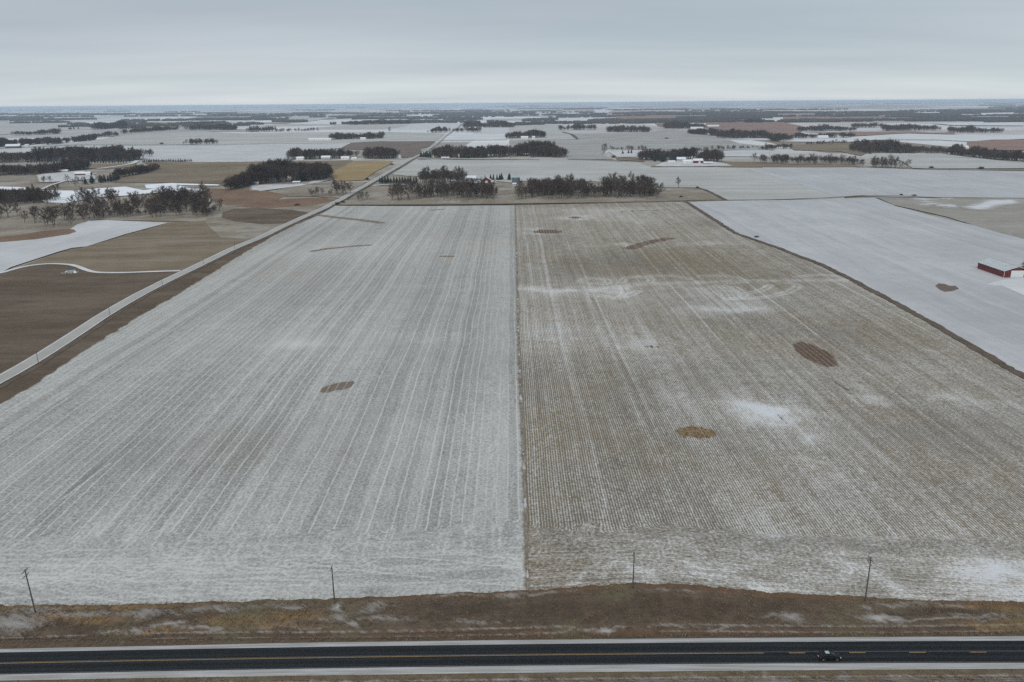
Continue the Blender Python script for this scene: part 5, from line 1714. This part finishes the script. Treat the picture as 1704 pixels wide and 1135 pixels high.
# grain bin
q = G(858.5, 304.5)
root = empty('grain_bin', (q[0], q[1], float(H(*q))))
vs, fs, nseg = [], [], 28
for k in range(13):
    for s in (0, 1):
        z = k * .62 + s * .31
        r_ = 5.6 + (.05 if s else 0)
        vs += [(r_ * math.cos(6.28318 * i / nseg), r_ * math.sin(6.28318 * i / nseg), z) for i in range(nseg)]
for L in range(25):
    fs += [(L * nseg + i, L * nseg + (i + 1) % nseg, (L + 1) * nseg + (i + 1) % nseg, (L + 1) * nseg + i) for i in range(nseg)]
mk('wall', vs, fs, WM['green'], root)
vs = [(6.0 * math.cos(6.28318 * i / nseg), 6.0 * math.sin(6.28318 * i / nseg), 7.75) for i in range(nseg)] + [(.7 * math.cos(6.28318 * i / nseg), .7 * math.sin(6.28318 * i / nseg), 10.2) for i in range(nseg)] + [(0, 0, 10.6)]
mk('roof', vs, [(i, (i + 1) % nseg, nseg + (i + 1) % nseg, nseg + i) for i in range(nseg)] + [(nseg + i, nseg + (i + 1) % nseg, 2 * nseg) for i in range(nseg)], WM['teal'], root)
tag(root, 'round blue green grain bin right of the farmstead conifers', 'grain bin')

# ------------------------------------------------------------------ the big red shed
m, t = new_mat('red_ribbed_siding')
v = t.n('ShaderNodeTexCoord').outputs['Object']
x, y, z = t.sep(v)
n1 = t.noise(v, .6, 3.0)
cc = t.mix(t.rng(n1, .3, .7), (.105, .015, .019), (.15, .024, .028))
cc = t.mix(t.rng(z, 0.0, .7, .5, 0.0), cc, (.16, .07, .05))
t.out(cc, .55, spec=.4)
MT['red'] = m
MT['roofmetal'] = flat_mat('frosted_metal_roof', (.52, .55, .57), .6, .08, .25)
MT['trim'] = flat_mat('white_trim', (.68, .70, .70), .6, .05, 2.0)
A_ = G(1670, 462.3)
B_ = G(1626, 447)
ang = math.atan2(B_[0] - A_[0], B_[1] - A_[1])
Ls = math.hypot(B_[0] - A_[0], B_[1] - A_[1])
root = empty('red_shed', (A_[0], A_[1], float(H(*A_)) - .05), -ang)
Wd, hw, rs_ = 16.5, 4.4, 2.6
mb = MB()


def rib_wall(mb, x0, y0, x1, y1, z0, z1, topz=None):
    """wall with raised vertical ribs every 0.9 m"""
    L = math.hypot(x1 - x0, y1 - y0)
    nx_, ny_ = (y1 - y0) / L, -(x1 - x0) / L
    ux_, uy_ = (x1 - x0) / L, (y1 - y0) / L
    n_ = int(L / .92)
    P = []
    for i in range(n_):
        s0, s1 = L * i / n_, L * (i + 1) / n_
        P += [(s0, 0), (s1 - .16, 0), (s1 - .12, .05), (s1 - .04, .05), (s1, 0)]
    b = len(mb.v)
    for s_, o2 in P:
        zt = z1 if topz is None else topz(s_ / L)
        mb.v += [(x0 + ux_ * s_ + nx_ * o2, y0 + uy_ * s_ + ny_ * o2, z0), (x0 + ux_ * s_ + nx_ * o2, y0 + uy_ * s_ + ny_ * o2, zt)]
    for i in range(len(P) - 1):
        mb.f.append((b + 2 * i, b + 2 * i + 2, b + 2 * i + 3, b + 2 * i + 1))


gab = lambda s_: hw + rs_ * (1 - abs(2 * s_ - 1))
wl = MB()
rib_wall(wl, 0, Ls, 0, 0, 0, hw)
wl.obj('wall', MT['red'], root)
wl = MB()
rib_wall(wl, 0, 0, 4.2, 0, 0, hw + 1.25)
rib_wall(wl, 12.3, 0, Wd, 0, 0, hw + 1.2)
# the gable above the door
wl.add([(0, 0, hw), (4.2, 0, hw), (12.3, 0, hw), (Wd, 0, hw), (Wd / 2, 0, hw + rs_)], [(1, 2, 4)])
wl.v = [(a, b_, min(c_, hw + rs_ * (1 - abs(2 * a / Wd - 1)) - .02)) for a, b_, c_ in wl.v]
wl.obj('wall', MT['red'], root)
wl = MB()
rib_wall(wl, Wd, 0, Wd, Ls, 0, hw)
wl.obj('wall', MT['red'], root)
wl = MB()
rib_wall(wl, Wd, Ls, 0, Ls, 0, hw)
wl.add([(Wd, Ls, hw), (0, Ls, hw), (Wd / 2, Ls, hw + rs_)], [(0, 1, 2)])
wl.obj('wall', MT['red'], root)
g = MB()
g.add([(0, -.01, hw - .02), (4.2, -.01, hw), (4.2, -.01, hw + rs_ * 8.4 / Wd), (12.3, -.01, hw + rs_ * 8.4 / Wd), (12.3, -.01, hw), (Wd, -.01, hw - .02), (Wd / 2, -.01, hw + rs_)], [(0, 1, 2), (3, 4, 5), (2, 3, 6)])
g.obj('gable', MT['red'], root)
for s in (0, 1):
    rf = MB()
    x0 = -.5 if s == 0 else Wd + .5
    z0 = hw - .5 * rs_ / (Wd / 2)
    n_ = int((Ls + 1) / .9)
    for i in range(n_):
        y0, y1 = -.5 + (Ls + 1) * i / n_, -.5 + (Ls + 1) * (i + 1) / n_
        rf.add([(x0, y0, z0 + .12), (Wd / 2, y0, hw + rs_ + .12), (Wd / 2, y1, hw + rs_ + .12), (x0, y1, z0 + .12)], [(0, 1, 2, 3) if s else (3, 2, 1, 0)])
        rf.add([(x0, y1 - .07, z0 + .17), (Wd / 2, y1 - .07, hw + rs_ + .17), (Wd / 2, y1, hw + rs_ + .17), (x0, y1, z0 + .17)], [(0, 1, 2, 3) if s else (3, 2, 1, 0)])
    rf.add([(x0, -.5, z0 - .06), (Wd / 2, -.5, hw + rs_ - .06), (Wd / 2, Ls + .5, hw + rs_ - .06), (x0, Ls + .5, z0 - .06)], [(0, 1, 2, 3)])
    rf.add([(x0, -.5, z0 - .06), (x0, Ls + .5, z0 - .06), (x0, Ls + .5, z0 + .12), (x0, -.5, z0 + .12)], [(0, 1, 2, 3)])
    rf.add([(x0, -.5, z0 - .06), (x0, -.5, z0 + .12), (Wd / 2, -.5, hw + rs_ + .12), (Wd / 2, -.5, hw + rs_ - .06)], [(0, 1, 2, 3)])
    rf.obj('roof_panel', MT['roofmetal'], root)
MB().box(Wd / 2 - .25, Wd / 2 + .25, -.5, Ls + .5, hw + rs_ + .12, hw + rs_ + .24).obj('ridge_cap', MT['roofmetal'], root)
for (x0, y0) in ((-.07, -.07), (Wd - .09, -.07), (-.07, Ls - .09)):
    MB().box(x0, x0 + .16, y0, y0 + .16, 0, hw - .15).obj('corner_trim', MT['trim'], root)
dr_ = MB()
for i in range(9):
    dr_.box(4.2 + i * .9 + .01, 4.2 + (i + 1) * .9 - .01, -.14 - (.02 if i % 2 else 0), .02, .03, hw - .05)
dr_.obj('sliding_door', MT['trim'], root)
MB().box(4.0, 12.5, -.22, -.02, hw - .05, hw + .18).obj('door_track', MT['trim'], root)
tag(root, 'big dark red shed with frosted metal roof and white sliding door at the right edge', 'shed')
sheet('snowy_yard', [(1640, 474), (1668, 466), (1690, 463.5), (1720, 463), (1860, 470), (2000, 520), (1704, 492), (1668, 476)], MT['snow_b'], layer=4, cell=4)

# ------------------------------------------------------------------ utility poles along the highway
MT['pole'] = flat_mat('weathered_pole_wood', (.10, .083, .07), .9, .25, 2.0)
MT['ceramic'] = flat_mat('grey_insulator', (.25, .26, .28), .4, .1, 4.0)


def utility_pole(px, h_, lean, label, arms=2):
    q = G(*px)
    root = empty('utility_pole', (q[0], q[1], float(H(*q)) - .2))
    root.rotation_euler = (0, lean, 0)
    MB().tube((0, 0, 0), (0, 0, h_), .17, .11, 10).obj('pole', MT['pole'], root)
    for k in range(arms):
        z = h_ - .35 - 1.15 * k
        L_ = 1.25
        ca = MB()
        ca.box(-.19, -.09, -L_, L_, z - .06, z + .06)
        arm = ca.obj('crossarm', MT['pole'], root)
        for s in (-1, 1):
            MB().tube((-.12, s * .12, z - .7), (-.12, s * .75, z - .03), .025, .025, 4).obj('brace', MT['pole'], root)
        for y_ in (-L_ + .12, -.5, .5, L_ - .12):
            MB().tube((-.14, y_, z + .05), (-.14, y_, z + .24), .045, .03, 6).obj('insulator', MT['ceramic'], root)
    MB().tube((0, 0, h_), (0, 0, h_ + .22), .045, .03, 6).obj('insulator', MT['ceramic'], root)
    tag(root, label, 'utility pole', 'wooden poles along the highway verge')


utility_pole((59, 1019.5), 11.0, -.035, 'leftmost wooden utility pole with crossarms, leaning slightly left', 2)
utility_pole((557, 1004.5), 9.6, .0, 'second wooden utility pole from the left, in a snowy hollow', 1)
utility_pole((1053, 979), 9.4, .0, 'third wooden utility pole, on top of the brown bank', 1)
utility_pole((1439.5, 1000), 11.2, .0, 'rightmost wooden utility pole on the brown verge', 2)

for (u, v), lb in zip([(63.8, 604.5), (183, 524.5), (270.5, 476.5), (338.5, 440), (391, 414.5)],
                      ['nearest thin post beside the gravel road', 'second thin post beside the gravel road', 'third thin post, just below the farm drive turn', 'fourth thin post, just past the farm drive turn', 'farthest thin post beside the gravel road']):
    q = G(u, v)
    root = empty('roadside_post', (q[0], q[1], float(H(*q)) - .1))
    MB().tube((0, 0, 0), (0, 0, 5.4), .12, .09, 8).obj('post', MT['pole'], root)
    MB().tube((0, 0, 5.4), (0, 0, 5.6), .06, .03, 6).obj('insulator', MT['ceramic'], root)
    tag(root, lb, 'post', 'thin posts along the gravel road')

# ------------------------------------------------------------------ the car
m, t = new_mat('blue_black_car_paint')
b = None
t.out((.004, .006, .009), .35, spec=.22)
MT['paint'] = m
MT['carglass'] = flat_mat('tinted_car_glass', (.010, .015, .016), .15, .05, 1.0, spec=.35)
MT['skyglass'] = flat_mat('mirror_tinted_sunroof', (.75, .77, .80), .08, .03, 1.0, metal=1.0)
MT['tyre'] = flat_mat('tyre_rubber', (.02, .02, .02), .9, .1, 3.0)
MT['rim'] = flat_mat('alloy_rim', (.25, .25, .26), .35, .1, 3.0, metal=.8)
MT['lamp'] = flat_mat('clear_headlight', (.55, .57, .58), .2, .05, 3.0, spec=.8)
MT['tail'] = flat_mat('red_taillight', (.22, .01, .01), .25, .05, 3.0, spec=.7)
MT['plastic'] = flat_mat('black_trim', (.015, .015, .015), .6, .1, 3.0)


def loft(stations, mat, name, parent, close_ends=True):
    """stations: list of (x, [(y,z)...]) half sections mirrored"""
    vs, fs = [], []
    k = len(stations[0][1])
    ring = 2 * k
    for x0, hs in stations:
        vs += [(x0, y_, z_) for y_, z_ in hs] + [(x0, -y_, z_) for y_, z_ in hs[::-1]]
    for i in range(len(stations) - 1):
        for j in range(ring):
            fs.append((i * ring + j, i * ring + (j + 1) % ring, (i + 1) * ring + (j + 1) % ring, (i + 1) * ring + j))
    fs.append(tuple(range(ring))[::-1])
    e = (len(stations) - 1) * ring
    fs.append(tuple(range(e, e + ring)))
    o = mk(name, vs, fs, mat, parent, smooth=True)
    md = o.modifiers.new('round', 'SUBSURF')
    md.levels = md.render_levels = 1
    return o


q = G(1379, 1097)
car = empty('hatchback_car', (q[0] , float(c_mid(q[0])) - 1.85, .13), 0.0)


def hs(w_, zb, zs, zt):
    return [(w_ * .80, zb), (w_, zb + .10), (w_ * 1.0, zs), (w_ * .93, zt - .05), (w_ * .75, zt), (.0 + w_ * .3, zt + .02)]


body = [(-2.12, hs(.72, .38, .55, .80)), (-2.05, hs(.80, .28, .60, .98)), (-1.75, hs(.86, .22, .65, 1.02)), (-1.3, hs(.89, .20, .66, 1.0)), (-.5, hs(.90, .18, .66, .96)), (.4, hs(.90, .18, .66, .95)), (1.05, hs(.89, .20, .64, .95)),
        (1.5, hs(.86, .21, .60, .88)), (1.95, hs(.80, .24, .55, .76)), (2.18, hs(.68, .28, .50, .66)), (2.24, hs(.55, .34, .46, .58))]
loft(body, MT['paint'], 'body', car)


def cab(w0, w1, z0, z1):
    return [(w0, z0), (w0 * .98 + w1 * .02, z0 + .02), (w1 * 1.05, z1 - .08), (w1, z1 - .02), (w1 * .7, z1), (w1 * .3, z1 + .015)]


gl = [(-2.0, cab(.72, .62, .93, .99)), (-1.72, cab(.76, .62, .93, 1.26)), (-1.35, cab(.79, .62, .92, 1.41)), (-.6, cab(.80, .63, .92, 1.46)), (.1, cab(.80, .62, .92, 1.44)), (.55, cab(.79, .60, .92, 1.30)), (.95, cab(.77, .60, .92, 1.08)), (1.22, cab(.74, .60, .91, .95))]
loft(gl, MT['carglass'], 'window', car)
rf = MB()
xs_ = [-1.55, -1.2, -.6, 0, .32]
zs_ = [1.37, 1.45, 1.482, 1.472, 1.40]
top = []
for x0, z0 in zip(xs_, zs_):
    for f_ in (-1, -.8, -.4, 0, .4, .8, 1):
        top.append((x0, .62 * f_, z0 + .012 - .05 * f_ * f_))
n7 = 7
mk('roof', top, [(i * n7 + j, i * n7 + j + 1, (i + 1) * n7 + j + 1, (i + 1) * n7 + j) for i in range(4) for j in range(6)], MT['paint'], car, smooth=True)
mk('sunroof', [(x0, .40 * f_, z0 + .024 - .02 * f_ * f_) for x0, z0 in ((-.85, 1.474), (-.45, 1.483), (-.05, 1.474)) for f_ in (-1, 0, 1)], [(i * 3 + j, i * 3 + j + 1, (i + 1) * 3 + j + 1, (i + 1) * 3 + j) for i in range(2) for j in range(2)], MT['skyglass'], car)
for s in (-1, 1):
    for (x0, z0, x1, z1) in ((1.15, .95, .38, 1.40), (-1.45, 1.40, -1.95, 1.0), (-.42, .95, -.40, 1.44)):
        MB().tube((x0, s * .775, z0), (x1, s * .645, z1), .045, .04, 6).obj('pillar', MT['paint'], car)
    for xw in (-1.38, 1.36):
        w_ = MB().tube((xw, s * .66, .32), (xw, s * .90, .32), .33, .33, 24).obj('wheel', MT['tyre'], car)
        MB().tube((xw, s * .885, .32), (xw, s * .915, .32), .21, .19, 14).obj('rim', MT['rim'], w_)
    mb_ = MB()
    mb_.tube((.78, s * .80, .98), (.80, s * .97, 1.0), .06, .10, 6)
    mb_.tube((.72, s * .99, 1.01), (.88, s * .99, 1.0), .10, .06, 6)
    mb_.obj('mirror', MT['paint'], car)
    hl = MB().add([(2.02, s * .80, .60), (2.17, s * .66, .585), (2.215, s * .42, .58), (2.14, s * .42, .70), (2.02, s * .62, .745), (1.85, s * .79, .73)], [(0, 1, 2, 3, 4, 5) if s < 0 else (5, 4, 3, 2, 1, 0)])
    hl.v = [(a + .03, b_ * 1.02, c_ + .02) for a, b_, c_ in hl.v]
    hl.obj('headlight', MT['lamp'], car)
    tl = MB().box(-2.14, -1.92, s * .76 - .09, s * .76 + .09, .74, .92)
    tl.obj('taillight', MT['tail'], car)
MB().box(2.20, 2.27, -.42, .42, .36, .50).obj('grille', MT['plastic'], car)
MB().box(-2.17, -2.10, -.62, .62, .34, .50).obj('rear_bumper', MT['plastic'], car)
MB().box(-2.175, -2.13, -.26, .26, .56, .68).obj('number_plate', WM['white'], car)
MB().tube((-1.9, .5, 1.28), (-1.9, -.5, 1.28), .05, .05, 5).obj('spoiler', MT['paint'], car)
MB().box(.9, 1.95, -.60, -.585, .90, .905).obj('bonnet_seam', MT['plastic'], car)
tag(car, 'blue black hatchback car driving right in the near lane of the highway', 'car')

# ------------------------------------------------------------------ scrap heap by the farm drive
q = G(117, 454)
root = empty('rubble_heap', (q[0], q[1], float(H(*q))))
rr = random.Random(3)
for i in range(16):
    mb_ = MB()
    x0, y0 = rr.uniform(-5.5, 5.5), rr.uniform(-2.5, 2.5)
    s_ = rr.uniform(.5, 1.1)
    vs = []
    for k in range(6):
        a = k * 1.047
        vs.append((x0 + s_ * math.cos(a) * rr.uniform(.8, 1.3), y0 + s_ * math.sin(a) * rr.uniform(.7, 1.2), 0))
    for k in range(6):
        a = k * 1.047
        vs.append((x0 + s_ * .7 * math.cos(a) * rr.uniform(.7, 1.3), y0 + s_ * .7 * math.sin(a) * rr.uniform(.7, 1.2), s_ * rr.uniform(.5, 1.1)))
    mb_.add(vs, [(k, (k + 1) % 6, 6 + (k + 1) % 6, 6 + k) for k in range(6)] + [(6, 7, 8, 9, 10, 11)])
    mb_.obj('rock', WM[['grey', 'snow', 'tan', 'white'][i % 4]], root)
mb_ = MB()
mb_.box(-1.6, 3.2, -.4, 1.4, .1, 1.5)
mb_.v = [(a * math.cos(.3) - b_ * math.sin(.3), a * math.sin(.3) + b_ * math.cos(.3), c_ + a * .08) for a, b_, c_ in mb_.v]
mb_.obj('blue_panel', WM['teal'], root)
tag(root, 'heap of pale rubble with a blue panel below the curved farm drive', 'rubble heap')

# ------------------------------------------------------------------ tufts of dead grass on the verge
MT['straw'] = flat_mat('dead_grass', (.33, .26, .18), .95, .4, .25)
MT['straw_d'] = flat_mat('dark_dead_grass', (.21, .16, .115), .95, .4, .25)
MT['straw_g'] = flat_mat('golden_grass', (.34, .245, .14), .95, .3, .25)


def tuft_mesh(seed, mat, n_=14):
    rr = random.Random(seed)
    mb = MB()
    for _ in range(n_):
        a = rr.uniform(0, 6.28)
        r_ = rr.uniform(0, .16)
        x0, y0 = r_ * math.cos(a), r_ * math.sin(a)
        h_ = rr.uniform(.25, .6)
        w_ = .022
        t_ = a + rr.uniform(-.8, .8)
        mb.add([(x0 - w_ * math.sin(a), y0 + w_ * math.cos(a), 0), (x0 + w_ * math.sin(a), y0 - w_ * math.cos(a), 0), (x0 + .32 * h_ * math.cos(t_) * 1.6, y0 + .32 * h_ * math.sin(t_) * 1.6, h_)], [(0, 1, 2)])
    return mesh_of('grass_tuft', mb, mat)


for nm, mm_ in (('tuft_plain', 'straw'), ('tuft_dark', 'straw_d'), ('tuft_gold', 'straw_g')):
    library(nm, [tuft_mesh(k, MT[mm_]) for k in range(4)])
rs = np.random.RandomState(9)
nT = 90000
X = rs.uniform(-150, 150, nT)
V = rs.rand(nT)
Y = c_fs(X) + .3 + (f_edge(X) - c_fs(X)) * V
at = verge_attrs(X, Y)
cl = vnoise(X, Y, 1.6, 71)
keep = (rs.rand(nT) < .10 + .18 * at['gold']) & (cl + rs.rand(nT) > .7) & (at['snow'] < .4 + .3 * rs.rand(nT))
X, Y = X[keep], Y[keep]
gold, dark = at['gold'][keep], at['dark'][keep]
ch = np.where(gold * rs.uniform(.6, 1.4, len(X)) > .45, 2, np.where(dark + rs.uniform(-.5, .5, len(X)) > .35, 1, rs.randint(0, 2, len(X))))
Z = H(X, Y)
for k, (nm, lb) in enumerate([('tuft_plain', 'straw coloured dead grass on the highway verge'), ('tuft_dark', 'dark brown dead grass on the highway verge bank'), ('tuft_gold', 'golden dry grass patches on the highway verge')]):
    s_ = ch == k
    sz = rs.uniform(.5, 1.25, s_.sum())
    instancer('grass', np.stack([X[s_], Y[s_], Z[s_]], 1), np.stack([sz, sz, sz * (1.25 if k == 2 else .9)], 1), nm, lb, 'grass')
nT = 16000
X = rs.uniform(-130, 130, nT)
Y = c_ns(X) - .2 - rs.rand(nT) * 7
keep = vnoise(X, Y, 1.2, 72) > .4
X, Y = X[keep], Y[keep]
sz = rs.uniform(.4, .9, len(X))
instancer('grass', np.stack([X, Y, -.05 + 0 * X - .5 * np.exp(-((c_ns(X) - Y - 1.8) / 1.2) ** 2)], 1), np.stack([sz, sz, sz * .8], 1), 'tuft_plain', 'dead grass and stubble on the near side of the highway', 'grass')

# ------------------------------------------------------------------ haze
me = bpy.data.meshes.new('haze')
mb = MB().box(-62000, 62000, -1700, 66000, -26, CAM_H + 6)
m = bpy.data.materials.new('haze_air')
m.use_nodes = True
t = NT(m.node_tree)
pv = t.n('ShaderNodeVolumePrincipled')
pv.inputs['Color'].default_value = (.64, .77, .92, 1)
pv.inputs['Density'].default_value = 5.2e-5
pv.inputs['Anisotropy'].default_value = 0.0
oo = t.n('ShaderNodeOutputMaterial')
t.t.links.new(pv.outputs[0], oo.inputs['Volume'])
tag(mb.obj('haze', m), 'pale blue haze over the far fields', 'haze', kind='stuff')
